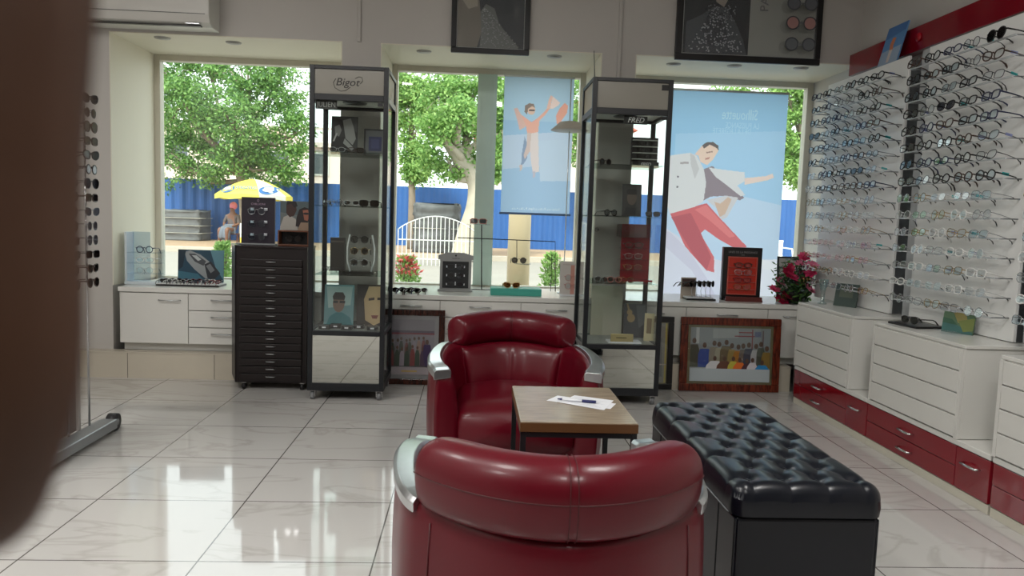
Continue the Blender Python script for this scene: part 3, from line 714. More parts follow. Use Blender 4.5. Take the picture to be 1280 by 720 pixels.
def fill_rack(ry0, ry1, ncol, where, group, only=None):
    rows = 15; zs = [2.102-.0923*i for i in range(rows)]
    for ri, z in enumerate(zs):
        for k in range(ncol):
            if only is not None and k not in only: continue
            y = ry1-.085-(ry1-ry0-.17)*k/(ncol-1)+rng.uniform(-.012,.012)
            if ri < 5: colour = rng.choice(['black','black','dark brown','dark grey','dark grey','navy'])
            elif ri < 8: colour = rng.choice(['black','dark grey','silver','black','dark brown','navy'])
            else: colour = rng.choice(['silver','silver','clear','gold','dark grey'] if ri < 9 else ['silver','clear','silver','white','gold'])
            kind = rng.choice(['round','oval','square','cat','round','square'])
            tagm = rng.choice([None,None,None,TEAL,None,VIOLET]) if ri != 9 else None
            lens = rng.choice([CLEARL, CLEARL, DEMO])
            extra = ''
            if (ri, k, where[:3]) in ((0,4,'mid'),): lens, colour, kind, extra = DARKL, 'black', 'aviator', ' sunglasses'
            if (ri, k, where[:3]) in ((3,2,'mid'),(6,4,'win'),(3,0,'win')): lens, colour, extra = GREYL, 'black', ' sunglasses'
            lab = '%s %s%s, %s from the left on the %s rail down, %s' % (colour, KN[kind], extra or ' glasses', CNTS[k], ORD[ri], where)
            o = eyewear((PX-.128, y, z+.018), -PI/2+rad(rng.uniform(-5,5)), colour, kind, lab, lens, tagm=tagm, group=group, name='sunglasses' if extra else 'eyeglasses', scale=1.06)
            o.rotation_euler = (rad(-10+rng.uniform(-4,4)), rad(rng.uniform(-2,2)), o.rotation_euler.z)
fill_rack(4.44, 5.42, 6, 'window rack', 'glasses on the rack beside the window')
fill_rack(3.405, 4.235, 5, 'middle rack', 'glasses on the second rack from the window')
fill_rack(2.40, 3.235, 5, 'right-edge rack', 'glasses on the rack cut by the right edge', only=(0,))

# ------------------------------------------------------------------ rolling sunglasses stand on the left
t = thing('rolling_display_stand', 'rolling sunglasses stand with a grey floor beam, half hidden by the hand', 'display rack', (-1.95, 3.9, 0)); o = t.location
GREYM = mat('grey_powder_metal', (150,154,156), .35, .3)
MB(o).box(-1.935, -1.845, 3.20, 4.04, .025, .075).build('base_beam', GREYM, t, bevel=.006)
MB(o).box(-2.42, -1.935, 3.20, 3.28, .03, .07).build('base_beam', GREYM, t, bevel=.006)
for x, y in ((-1.89, 4.086), (-1.89, 3.16), (-2.45, 3.24)):
    w = MB(o).cyl((x-.022,y,.046), (x+.022,y,.046), .046, None, 22).build('wheel', mat('rubber_wheel', (42,42,44), .5), t)
    MB(o).cyl((x-.026,y,.046), (x+.026,y,.046), .016, None, 12).build('hub', GREYM, w)
MB(o).box(-1.965, -1.935, 3.25, 3.80, .076, 1.86).build('panel', mat('grey_brown_panel', (120,112,108), .4), t, bevel=.004)
MB(o).box(-1.975, -1.925, 3.80, 3.825, .076, 1.90).build('edge_post', mat('pale_post', (170,165,160), .35), t, bevel=.003)
for ry in (3.90, 3.70):
    MB(o).cyl((-1.922, ry, .077), (-1.922, ry, 1.82), .006, None, 8).build('holder_rod', CHROME, t)
for k, y0 in enumerate((4.00, 3.62)):
    pass
for i in range(14):
    z = aty(115, 127+17.2*i, 4.0).z
    for k, yy in enumerate((3.90, 3.70)):
        col = ['black','dark brown','dark grey','black','dark brown'][(i*2+k) % 5]
        if i in (8, 9, 10) and k == 0: col = 'silver'
        eyewear((-1.888, yy, z), PI/2+rad(rng.uniform(-6,6)), col, ['cat','round','aviator','square'][(i+k) % 4], '%s sunglasses, %s down the %s column of the rolling stand' % (col, ORD[i], ['far','nearer'][k]), DARKL if col != 'silver' else GREYL, group='sunglasses on the rolling stand', name='sunglasses', cat='sunglasses')

# ------------------------------------------------------------------ window displays
CT = TOPZ+.0005
def frm(px, py, Y): p = aty(px, py, Y); return p
# acrylic stand
p = aty(173, 345, 5.70)
t = thing('acrylic_eyewear_stand', 'clear acrylic tower with three shelves of glasses at the left end of the counter', 'display stand', (-2.36, 5.62, CT))
ACW = mat('frosted_white_acrylic', (205,215,222), .2)
MB().box(-.115,.125,-.07,.07,0,.022).build('base', ACW, t, bevel=.003)
MB().box(-.115,-.10,-.06,.06,.022,.375).build('side_plate', ACW, t, bevel=.002)
MB().box(-.10,.02,.045,.052,.022,.375).build('back_plate', glassmat('frosted_acrylic', (.75,.82,.88), .12, .2), t)
MB().box(.118,.123,-.06,.06,.022,.25).build('side_pane', ACRYL, t)
for i in range(3): MB().box(-.099,.117,-.06,.044,.075+.075*i,.080+.075*i).build('shelf', ACRYL, t)
for i, (c, k) in enumerate((('clear','round'),('white','oval'),('navy','round'))):
    eyewear((-2.345, 5.585, CT+.080+.075*i+.022), 0, c, k, '%s glasses on the %s shelf of the clear acrylic tower' % (c, ['bottom','middle','top'][i]), DEMO, group='glasses on the acrylic tower')
# boat poster and tray of sunglasses
t = thing('poster_card', 'small poster of a motorboat standing on the left counter', 'poster', (-2.02, 5.78, CT), rx=-.06)
R_ = (215,308,272,350)
board('card', t, .335, .25, (38,72,92), [((60,110,130),[(215,335),(240,338),(250,350),(215,350)]),((95,140,155),[(255,308),(272,308),(272,345),(262,330)]),
  ((150,155,158),[(223,311),(230,309),(243,314),(256,324),(264,335),(260,342),(250,344),(236,333),(226,322)]),
  ((70,74,80),[(228,313),(236,313),(250,322),(247,328),(236,323)]),((185,190,192),[(232,315),(238,315),(244,320),(240,322)]),
  ((44,48,56),[(248,326),(256,322),(264,332),(268,337),(260,345),(252,343)]),((120,124,128),[(250,328),(255,325),(261,333),(256,337)]),
  ((25,45,60),[(215,308),(225,308),(221,330),(215,334)])], R_, t=.006)
t = thing('display_tray', 'low black and white tray heaped with small sunglasses in front of the boat poster', 'tray', (-2.02, 5.60, CT))
MB().box(-.22,.22,-.09,.09,0,.012).build('tray_base', BLK, t, bevel=.002)
MB().box(-.215,.215,-.085,.085,.0125,.018).build('tray_pad', mat('white_pad', (205,205,205), .5), t)
cols = ['black','white','dark brown','clear','black','navy','silver','red']
for i in range(8):
    for j in range(2):
        c = cols[(i+j*3) % 8]
        eyewear((-2.19+.049*i, 5.565+.055*j, CT+.019+.014+.002*j), rad(180), c, ['cat','square','oval'][(i+j) % 3], '%s pair, %s from left in the %s row of the boat poster tray' % (c, ORD[i], ['front','back'][j]), GREYL if i % 2 else DARKL, group='small sunglasses heaped on the tray', name='sunglasses', cat='sunglasses', scale=.62, rx=0)
# on the drawer tower: purple stand, couple picture, boxed glasses
TT = .9655
t = thing('eyewear_display_board', 'dark purple display board holding three pairs, on the drawer tower', 'display stand', (-1.45, 5.24, TT), rx=-.03)
zt_ = .325
board('backing', t, .222, .318, (26,12,32), [], t=.02)
text_part('CHILLIONI', .020, mat('pale_purple_print', (165,140,160), .4), t, (0,-.001,.272))
MB().tube([(.006*math.cos(a*PI/5), -.001, .296+.008*math.sin(a*PI/5)) for a in range(10)], .0012, 5, closed=True).build('emblem', mat('pale_purple_print'), t)
MB().box(-.125,.135,-.075,.03,-.0,.008).build('base', GREYM, t)
for i in range(3):
    z = .225-.085*i
    eyewear((-1.452, 5.215, TT+z), 0, ['silver','dark grey','dark grey'][i], 'round', 'round glasses, %s pair on the dark purple display board' % ['top','middle','bottom'][i], DEMO, group='glasses on the purple board')
    for sx in (-1, 1): MB().box(sx*.045-.012+.01, sx*.045+.008+.01, -.012, -.001, z+.004, z+.022).build('holder_clip', PAPER, t)
t = thing('framed_couple_picture', 'picture of a man and a woman in sunglasses, on the drawer tower', 'poster', (-1.195, 5.25, TT), rx=-.03)
R_ = (350,248,388,303)
board('picture', t, .22, .30, (104,112,112), [((78,92,96),[(350,248),(388,248),(388,268),(350,262)]),((170,165,158),[(350,280),(354,268),(360,265),(368,270),(372,290),(350,292)]),
  ((60,36,30),[(357,252),(362,249),(368,252),(369,259),(366,266),(361,268),(357,263)]),((24,18,20),[(358,248),(368,248),(370,254),(366,256),(363,251),(357,253)]),
  ((30,18,18),[(372,258),(378,255),(384,257),(386,266),(380,278),(374,280),(368,279),(369,268)]),((150,92,72),[(376,259),(382,258),(384,264),(382,272),(378,271)]),
  ((22,20,24),ell(380,263,3.5,1.4)),((150,125,105),[(370,284),(374,274),(382,274),(388,282),(388,292),(368,292)])], R_, t=.006)
t = thing('wooden_eyewear_box', 'open brown wooden box with one pair of sunglasses, on the drawer tower', 'box', (-1.19, 5.16, TT)); WB = mat('brown_box_wood', (98,56,34), .4, noise=.2)
b = MB(); b.box(-.10,.105,-.03,.05,0,.012); b.box(-.10,-.09,-.03,.05,.012,.105); b.box(.095,.105,-.03,.05,.012,.105); b.box(-.09,.095,-.03,.05,.095,.105); b.box(-.09,.095,.042,.05,.012,.095)
b.build('case', WB, t, bevel=.002); MB().box(-.088,.093,.036,.041,.013,.094).build('lining', BLK, t)
eyewear((-1.19, 5.155, TT+.050), 0, 'black', 'round', 'black sunglasses lying inside the brown wooden box on the drawer tower', GREYL, name='sunglasses', cat='sunglasses', scale=.85)

# middle window: pile at left, grey stand, wire risers, teal box, pink stand
xg = -.118; 
t = thing('eyewear_display_board', 'grey display with a black window holding three pairs, middle counter', 'display stand', (xg, 5.72, CT), rx=-.03)
GB = mat('grey_card', (150,150,150), .5)
b = MB(); b.box(-.118,.118,0,.02,0,.235); b.add([(-.132,0,.235),(.132,0,.235),(.132,0,.268),(.06,0,.290),(-.06,0,.290),(-.132,0,.268),(-.132,.02,.235),(.132,.02,.235),(.132,.02,.268),(.06,.02,.290),(-.06,.02,.290),(-.132,.02,.268)], [(0,1,2,3,4,5),(11,10,9,8,7,6),(0,6,7,1),(1,7,8,2),(2,8,9,3),(3,9,10,4),(4,10,11,5),(5,11,6,0)])
b.box(-.13,.13,-.04,.06,0,.014); b.build('housing', GB, t)
MB().box(-.098,.098,-.003,-.0005,.024,.224).build('window_panel', mat('black_felt', (44,44,46), .7), t)
text_part('VALENTIN', .013, INK, t, (0,-.001,.246)); MB().cyl((0,-.0015,.268), (0,-.0003,.268), .007, None, 10).build('emblem', INK, t)
for i in range(3):
    z = .185-.066*i
    eyewear((xg, 5.70, CT+z), 0, 'dark grey', ['square','round','oval'][i], '%s pair on the grey display board in the middle window' % ['top','middle','bottom'][i], CLEARL, group='glasses on the grey board')
    for x in (-.066, 0, .066): MB().box(x-.004, x+.004, -.010, -.0031, z-.008, z+(.018 if x == 0 else .008)).build('clip', PAPER, t)
for i, (px, c) in enumerate([(500,'black'),(508,'navy'),(517,'dark brown'),(525,'clear')]):
    p = aty(px, 363, 5.52)
    eyewear((p.x, 5.50+.05*(i % 2), CT+.0185), rad(175), c, 'oval', '%s sunglasses lying flat on the counter, %s from the left beside the left showcase' % (c, ORD[i]), DARKL, group='sunglasses lying on the middle counter', name='sunglasses', cat='sunglasses', scale=.9)
# wire riser
wr = thing('wire_display_riser', 'thin black wire frame riser standing on the middle counter', 'display stand', (.30, 5.88, CT)); o = Vector((.30, 5.88, CT)); Yr = 5.88
def q(x, y): v = aty(x, y, Yr); return v-o
zf = lambda v: Vector((v.x, 0, max(v.z, .003)))
MB().tube([zf(q(585,362)), zf(q(588,281))], .0045, 5).build('upright', BLACK, wr)
MB().tube([zf(q(602,362)), zf(q(602,281))], .0045, 5).build('upright', BLACK, wr)
MB().tube([zf(q(572,297)), zf(q(694,302)), zf(q(694,366))], .004, 5).build('crossbar', BLACK, wr)
MB().tube([zf(q(646,300)), zf(q(646,330)), zf(q(661,331))], .003, 5).build('drop_bar', BLACK, wr)
MB().tube([zf(q(688,367)), zf(q(690,318)), zf(q(700,318)), zf(q(700,367))], .0025, 5).build('side_loop', BLACK, wr)
MB().tube([zf(q(560,362))*1, zf(q(640,366))], .003, 5).build('foot_bar', BLACK, wr)
pl = q(598, 281); MB().box(pl.x-.088, pl.x+.088, -.06, .03, pl.z, pl.z+.006).build('tray', ACRYL, wr)
pl2 = q(653, 330); MB().box(pl2.x-.06, pl2.x+.06, -.05, .02, pl2.z, pl2.z+.006).build('tray', ACRYL, wr)
eyewear(tuple(o+Vector((pl.x+.0,-.03,pl.z+.028))), 0, 'rose', 'square', 'rose and brown sunglasses on the high riser tray in front of the mullion', GREYL, name='sunglasses', cat='sunglasses')
eyewear(tuple(o+Vector((pl2.x-.03,-.03,pl2.z+.029))), 0, 'dark grey', 'round', 'round dark sunglasses on the low riser tray above the teal box', GREYL, name='sunglasses', cat='sunglasses')
t = thing('teal_display_block', 'flat teal green display box on the middle counter', 'box', (.330, 5.56, CT))
MB().box(-.185,.185,-.07,.10,0,.052).build('block', mat('teal_card', (66,160,145), .5), t, bevel=.002)
eyewear((.298, 5.54, CT+.0525+.0205), 0, 'tan', 'cat', 'tan sunglasses standing on the teal display box', BROWNL, name='sunglasses', cat='sunglasses', scale=.95)
t = thing('eyewear_display_board', 'white board with pink stripe holding pink glasses, beside the right showcase', 'display stand', (.755, 5.62, CT), rx=-.03)
board('backing', t, .185, .255, (205,198,194), [((196,140,128),[(.42,.1),(.58,.1),(.58,1),(.42,1)]),((190,178,175),[(.1,.08),(.9,.08),(.9,.11),(.1,.11)])], t=.012)
MB().box(-.09,.09,-.05,.02,0,.010).build('base', PAPER, t)
for i in range(2): eyewear((.755, 5.60, CT+.135-.062*i), 0, 'rose', 'round', 'pink round glasses, %s pair on the white and pink board' % ['upper','lower'][i], CLEARL, group='glasses on the pink striped board', r=.0016)
# thin pole lamp
lp = aty(712, 158, 5.80); zb = .6375
t = thing('pole_lamp', 'thin pole with a shallow white shade at the right edge of the middle banner', 'lamp', (lp.x, 5.80, CT))
lz = aty(712,158,5.80).z-CT
MB().cyl((0,0,0), (0,0,.008), .05, None, 20).build('base', SILVER, t)
MB().cyl((0,0,.008), (0,0,aty(712,98,5.80).z-CT), .004, None, 8).build('pole', SILVER, t)
MB().loft([[(r*math.cos(2*PI*k/28), r*math.sin(2*PI*k/28), z) for k in range(28)] for r, z in [(.135,lz-.035),(.142,lz-.03),(.10,lz+.005),(.075,lz+.03),(.03,lz+.038),(.01,lz+.04)]]).build('shade', mat('off_white_shade', (185,178,168), .5), t)

# right window: curved stand with sunglasses, red display, small frame
t = thing('eyewear_display_tray', 'small pale stand with black base holding sunglasses, left of the red display', 'display stand', (1.70, 5.60, CT))
MB().box(-.10,.12,-.07,.05,0,.012).build('base', BLK, t, bevel=.002); MB().box(-.095,.10,-.06,.045,.0125,.022).build('pad', PAPER, t)
MB().box(-.115,-.0,.045,.053,.0,.16).build('picture_card', mat('beige_card', (178,165,152), .5), t)
MB().box(-.108,-.01,.040,.0445,.09,.15).build('photo', mat('dark_print', (70,48,44), .5), t)
for i in range(5):
    x = 1.655+.035*i
    MB().tube([(x-1.70,-.02,.022),(x-1.70-.008,-.02,.07),(x-1.70,-.02,.10)], .002, 5).build('holder', SILVER, t)
    eyewear((x, 5.575+.012*(i % 2), CT+.12), rad(50), 'dark brown' if i % 2 else 'black', 'round', 'dark sunglasses, %s from the left on the small pale stand' % ORD[i], DARKL, group='sunglasses on the pale curved stand', name='sunglasses', cat='sunglasses', scale=.95)
t = thing('eyewear_display_case', 'black display case with red interior of glasses on the right counter', 'display stand', (2.03, 5.60, CT), rz=rad(-4))
BB = mat('black_case', (26,24,26), .35); RI = mat('orange_red_acrylic', (196,52,38), .25)
b = MB(); b.box(-.145,.145,0,.05,.0,.40); b.box(-.13,.15,-.06,.0,0,.012); b.build('case', BB, t, bevel=.003)
b = MB(); b.box(-.105,.105,-.004,-.0005,.05,.325); b.build('red_panel', RI, t, bevel=.012)
fr_ = MB()
for a in ((-.11,-.103,.045,.33),(.103,.11,.045,.33)): fr_.box(a[0],a[1],-.012,-.001,a[2],a[3])
fr_.box(-.103,.103,-.012,-.001,.322,.33); fr_.box(-.103,.103,-.012,-.001,.045,.052); fr_.build('panel_rim', mat('pale_red_rim', (205,96,82), .3), t)
text_part('UNES DE LA FRESSANGE', .021, mat('grey_print', (150,148,148), .4), t, (0,-.0012,.363), sx=.95)
text_part('PARIS', .010, mat('grey_print'), t, (0,-.0012,.343))
for z in (.10,.155,.21,.265): MB().box(-.10,.10,-.02,-.0045,z-.016,z-.013).build('shelf', mat('pale_red_rim'), t)
for i in range(4): eyewear((2.03, 5.575, CT+.268-.055*i), rad(-4), ['dark brown','silver','red','gold'][i], 'cat' if i % 2 else 'oval', 'glasses on the %s shelf of the black and red case' % ['top','second','third','bottom'][i], CLEARL, group='glasses in the red display case')
MB().box(-.13,.14,-.075,-.061,0,.035).build('name_plate', mat('red_brown_plate', (96,36,32), .4), t)
t = thing('photo_frame', 'small thin black framed certificate behind the pink flowers', 'picture frame', (2.47, 5.80, CT), rx=-.08)
b = MB(); w_, h_ = .16, .335
b.box(-w_/2,w_/2,0,.012,0,.012); b.box(-w_/2,w_/2,0,.012,h_-.012,h_); b.box(-w_/2,-w_/2+.012,0,.012,.012,h_-.012); b.box(w_/2-.012,w_/2,0,.012,.012,h_-.012); b.build('frame', BLK, t)
MB().box(-w_/2+.0121,w_/2-.0121,.003,.007,.0121,h_-.0121).build('sheet', mat('grey_paper', (172,170,165), .5), t)
b = MB()
for i in range(6): b.box(-w_/2+.025, w_/2-.03-.01*(i % 3), .0022, .0029, h_-.05-.035*i, h_-.046-.035*i)
b.build('printed_lines', INK, t)

# banners (seen from inside, so their writing is mirrored)
def banner(name, label, pa, pb, Y, bg, shapes, rect, texts=(), cat='banner'):
    a, c = aty(*pa, Y), aty(*pb, Y); w = c.x-a.x; h = a.z-c.z
    t = thing(name, label, cat, ((a.x+c.x)/2, Y, c.z))
    raster_sheet('sheet', t, w, h, bg, shapes, rect, texts=[(b_, s_, q_, (aty(px, py, Y).x-(a.x+c.x)/2, aty(px, py, Y).z-c.z), c_) for b_, s_, q_, (px, py), c_ in texts])
    MB().cyl((-w/2-.005,.001,h), (w/2+.005,.001,h), .010, None, 10).build('top_rail', SILVER, t)
    MB().cyl((-w/2-.01,.001,0), (w/2+.01,.001,0), .009, None, 10).build('bottom_rail', mat('blue_grey_rail', (80,105,150), .4), t)
    return t, w, h
R1 = (631,94,711,269)
k_ = 3.2731
def z1(pts): return [(480+x/k_, 60+y/k_) for x, y in pts]
SK, PKC, OR = (226,178,160), (236,160,140), (235,150,128)
t, w, h = banner('hanging_banner', 'narrow blue hanging banner of a leaping woman in coral and white, middle window', (631,94), (711.5,269), 6.02, (142,184,224), [
  ((160,196,228), [(631,94),(631,150),(711,150),(711,94)]), ((184,202,232), z1([(496,360),(760,330),(760,560),(496,640)])),
  ((150,186,226), z1([(496,500),(610,485),(760,455),(760,700),(496,700)])), ((186,206,234), z1([(628,375),(756,365),(756,540),(640,545)])),
  ((222,170,160), z1([(532,246),(545,243),(560,270),(580,285),(592,300),(572,325),(556,335),(548,300)])),
  (PKC, z1([(560,270),(600,300),(625,280),(650,250),(660,235),(668,240),(650,268),(630,292),(626,340),(586,350),(578,310)])),
  ((235,180,165), z1([(655,240),(662,205),(668,186),(677,190),(672,215),(668,242)])),
  (OR, z1([(703,240),(722,215),(735,225),(733,255),(712,290),(704,312),(695,300),(691,270)])),
  ((240,205,200), z1([(677,190),(705,215),(700,225),(680,240),(668,242)])),
  ((226,206,206), z1([(585,350),(626,340),(630,400),(633,470),(636,505),(612,512),(604,470),(598,420)])),
  ((120,140,178), z1([(576,360),(590,400),(588,450),(576,475),(566,480),(568,430)])),
  ((210,180,175), z1([(585,345),(600,345),(598,420),(580,455),(574,440),(584,400)])),
  ((205,180,178), z1([(560,480),(572,478),(570,500),(562,506)])), ((190,180,200), z1([(610,505),(622,505),(622,525),(613,535)])),
  ((225,180,160), z1(ell(598,250,15,20))), ((120,98,90), z1([(574,232),(590,222),(606,224),(612,240),(600,234),(586,244),(582,270),(572,258)])),
  ((60,50,55), z1(ell(600,251,12,4))) ], R1, texts=[('Restez vus. Restez unique. Restez vous.', .030, .8, (670,261), (222,232,244))])
R2 = (835,111,969,375)
kk = .43033
def z2(pts): return [(820+x*kk, 80+y*kk) for x, y in pts]
JK, JK2, TR, TR2 = (208,206,212), (186,182,188), (196,74,82), (168,58,70)
t, w, h = banner('window_banner', 'large pale blue banner of a man in white jacket and red trousers, right window', (835,111), (969,376), 6.02, (128,182,226), [
  ((146,192,232), z2([(60,200),(352,180),(352,420),(60,420)])), ((176,202,234), z2([(35,330),(352,400),(352,700),(35,700)])), ((206,206,228), z2([(35,470),(80,500),(160,560),(352,610),(352,700),(35,700)])),
  ((194,190,216), z2([(35,480),(60,490),(110,540),(160,620),(200,700),(180,700),(120,600),(35,520)])), ((222,222,238), z2([(200,570),(352,560),(352,700),(250,700)])),
  ((228,226,236), z2([(300,560),(352,575),(352,600),(290,585)])),
  (TR, z2([(56,432),(150,400),(185,440),(262,525),(246,540),(186,505),(150,478),(138,490),(178,560),(180,605),(160,600),(100,530)])),
  (TR2, z2([(60,445),(110,430),(140,490),(170,560),(160,600),(120,550)])), ((214,96,100), z2([(120,420),(150,405),(180,440),(230,495),(215,500),(160,450)])),
  (JK, z2([(44,265),(100,254),(118,262),(138,300),(150,330),(142,395),(120,412),(56,435),(44,400),(42,320)])),
  (JK2, z2([(100,254),(112,262),(126,300),(116,330),(104,290)])),
  ((120,104,116), z2([(138,300),(160,290),(200,330),(230,360),(248,380),(236,388),(200,376),(160,380),(142,392),(146,340)])),
  (JK, z2([(150,295),(190,300),(244,305),(248,330),(228,345),(250,372),(238,376),(200,345),(170,322)])),
  ((196,192,200), z2([(150,390),(200,376),(232,380),(205,440),(190,448),(184,420),(160,400)])), ((196,160,140), z2([(170,395),(186,400),(205,380),(215,385),(200,430),(186,440)])),
  ((226,196,186), z2([(246,322),(300,314),(318,306),(322,318),(306,326),(246,342)])), ((150,140,146), z2([(76,282),(98,280),(98,286),(76,288)])),
  ((226,190,172), z2([(112,258),(130,232),(150,224),(172,230),(172,248),(160,272),(146,288),(128,280),(122,262)])),
  ((70,58,58), z2([(130,232),(140,222),(158,220),(172,230),(174,244),(166,236),(150,228),(136,240)])), ((150,110,100), z2([(142,250),(158,246),(158,250),(142,254)])), ((176,110,100), z2([(140,268),(152,264),(150,270),(141,273)])),
  ((90,84,96), z2(ell(72,325,3,3))), ((90,84,96), z2(ell(72,355,3,3))) ], R2, texts=[('Silhouette', .115, .62, (925,144), (186,218,238)), ('LA PUISSANCE', .064, .66, (928,157.5), (180,214,240)), ('DE LA LÉGÈRETÉ', .064, .66, (915,164.5), (180,214,240))])

# ------------------------------------------------------------------ pictures
def framed(name, label, cx, y, z0, w, h, fw, fmat, bg, shapes, rect, lean=0., depth=.03, matw=0., matc=None, cat='picture frame', lmat=None):
    t = thing(name, label, cat, (cx, y, z0), rx=-lean)
    b = MB(); b.box(-w/2,w/2,0,depth,0,fw); b.box(-w/2,w/2,0,depth,h-fw,h); b.box(-w/2,-w/2+fw,0,depth,fw,h-fw); b.box(w/2-fw,w/2,0,depth,fw,h-fw); b.build('frame', fmat, t, bevel=.005)
    if matw:
        m = MB(); a = fw; c = fw+matw
        m.box(-w/2+a,w/2-a,.010,.014,a,c); m.box(-w/2+a,w/2-a,.010,.014,h-c,h-a); m.box(-w/2+a,-w/2+c,.010,.014,c,h-c); m.box(w/2-c,w/2-a,.010,.014,c,h-c); m.build('inner_border', matc, t)
    pb = board('picture', t, w-2*fw-2*matw, h-2*fw-2*matw, bg, shapes, rect, M=Matrix.Translation((0,.014,fw+matw)))
    MB().box(-w/2+fw,w/2-fw,.004,.006,fw,h-fw).build('glazing', glassmat('picture_glass', (.95,.96,.96), .05), t)
    return t
# wall pictures at the top
rs = random.Random(21)
z0 = 2.333; w = .545; h = .62; cx = (-.185+.360)/2
framed('framed_poster', 'black framed dark portrait above the middle window', cx, YW-.036, z0, w, h, .036, BLK, (50,54,62), [
  ((132,124,116), [(0,0),(.22,0),(.30,.25),(.34,.55),(.38,.75),(.30,1),(0,1)]), ((176,166,152), [(.02,.35),(.1,.05),(.28,.30),(.30,.48),(.16,.52)]), ((38,38,44), [(.30,0),(.62,0),(.55,.25),(.4,.38),(.3,.30)]),
  ((120,122,122), [(.34,.55),(.42,.45),(.55,.5),(.62,.68),(.78,.85),(.92,.97),(.92,1),(.34,1),(.36,.8)]),
  ]+[((168,170,172), ell(*(lambda v: (.36+.5*rs.random()*(v*1.0+.15), .52+.46*v))(rs.random()), .0075, .006, 6)) for i in range(150)], (0,0,1,1), matw=.005, matc=mat('silver_fillet', (160,160,160), .3))
w = 1.045; h = .66; cx = (1.392+2.434)/2
gl = []
for i, (v, c) in enumerate([(.36,(96,98,104)),(.60,(170,128,124)),(.86,(104,108,112)),(.12,(96,98,104))]):
    for u in (.805, .935): gl += [((70,72,76), ell(u, v, .052, .085, 20)), (c, ell(u, v, .042, .07, 20))]
    gl += [((110,112,114), [(.852,v-.01),(.885,v-.01),(.885,v+.01),(.852,v+.01)])]
ft = framed('framed_poster', 'wide black framed poster with portrait and three pairs of sunglasses above the right window', cx, YW-.036, 2.352, w, h, .045, BLK, (172,172,166), [
  ((40,44,52), [(0,0),(.50,0),(.50,1),(0,1)]), ((170,158,148), [(.20,0),(.34,0),(.36,.22),(.30,.42),(.24,.36)]), ((200,188,178), [(.23,0),(.32,0),(.31,.2),(.26,.24)]),
  ((84,88,96), [(.02,.62),(.14,.52),(.22,.42),(.32,.42),(.40,.62),(.46,.82),(.49,1),(.02,1)]), ((70,74,82), [(.2,.45),(.3,.5),(.34,.8),(.2,.9),(.14,.7)])]
  +[((176,180,186), ell(*(lambda v: (.25+(rs.random()-.5)*(.10+.36*v)+.0, .50+.48*v))(rs.random()**.6), .006, .009, 6)) for i in range(170)]
  +[((140,144,150), ell(.17+.2*rs.random(), .42+.2*rs.random(), .005, .008, 6)) for i in range(70)]+gl, (0,0,1,1), matw=.006, matc=mat('silver_fillet'))
text_part('PARIS', .085, mat('grey_lettering', (120,120,122), .5), ft, (.10,.0035,.46), rot=(PI/2,-PI/2,0))
# card on the red band
p0, p1, p2, p3 = atx(1106,37,2.62), atx(1130,22,2.62), atx(1093,82,2.56), atx(1117,73,2.56)
ya, yb = p2.y, p3.y
t = thing('blue_poster_card', 'small blue poster leaning on the red band above the glasses', 'poster', (2.575, (ya+yb)/2, 2.2285), rz=-PI/2, rx=0)
t.rotation_euler = (rad(-14), 0, -PI/2)
hh = .27
board('card', t, abs(yb-ya), hh, (92,138,186), [((70,112,165),[(0,0),(1,0),(1,.2),(0,.3)]),((150,168,190),[(0,.6),(1,.55),(1,1),(0,1)]),((200,120,80),[(.42,.30),(.6,.32),(.55,.5),(.6,.62),(.42,.62),(.36,.45)]),((206,190,182),[(.42,.6),(.58,.6),(.55,.9),(.42,.9)])], t=.008)
MB().cyl((2.657, 4.585, 2.37), (2.6645, 4.585, 2.37), .026, None, 24).build('wall_disc', mat('bright_red_disc', (170,10,32), .3))
tag(bpy.data.objects['wall_disc'], 'small round bright red disc stuck on the red band beside the blue poster', 'disc')

def people(n, x0, x1, y0, y1, cols, seed, hr=.022):
    r = random.Random(seed); out = []
    for k in range(2):
        m = n-k*2
        for i in range(m):
            u = x0+(x1-x0)*(i+.5)/m+r.uniform(-.01,.01); v = y0+(.0 if k == 0 else .28)*(y1-y0)+r.uniform(-.03,.03); c = r.choice(cols); bw = .9*(x1-x0)/m*.5
            out.append((c, [(u-bw*.5,v+.06),(u+bw*.5,v+.06),(u+bw,v+.14),(u+bw*1.1,y1),(u-bw*1.1,y1),(u-bw,v+.14)]))
            out.append(((92,66,52), ell(u, v+.02, hr, hr*1.7, 10)))
    return out
MAHO = wood('mahogany_frame', (60,20,12), (120,48,28), .25, (12,2,2))
w, h = .735, .535; cx = 1.885
sh = [((150,158,160),[(0,0),(1,0),(1,.5),(0,.5)]),((176,182,182),[(.28,.02),(.60,.02),(.60,.18),(.28,.2)]),((150,60,70),[(.60,.07),(.78,.07),(.78,.09),(.60,.09)]),((150,60,70),[(.55,.14),(.80,.14),(.80,.16),(.55,.16)]),((140,70,76),[(.765,.02),(.78,.02),(.78,.4),(.765,.4)]),((120,100,104),[(.90,.04),(.915,.04),(.915,.4),(.90,.4)]),((110,120,150),[(.80,.06),(.88,.06),(.88,.16),(.80,.16)]),((200,204,204),[(.07,0),(.11,0),(.11,.3),(.07,.3)])]
spec = [(.05,.22,.05,(74,82,66)),(.18,.30,.06,(40,80,160)),(.30,.26,.05,(150,145,130)),(.36,.28,.04,(176,172,150)),(.45,.24,.06,(112,100,72)),(.52,.30,.04,(160,140,80)),(.60,.32,.05,(180,120,40)),(.66,.30,.04,(120,110,100)),(.73,.28,.05,(70,76,92)),(.82,.30,.05,(190,190,192)),(.88,.26,.04,(86,92,80)),(.955,.34,.05,(140,112,50))]
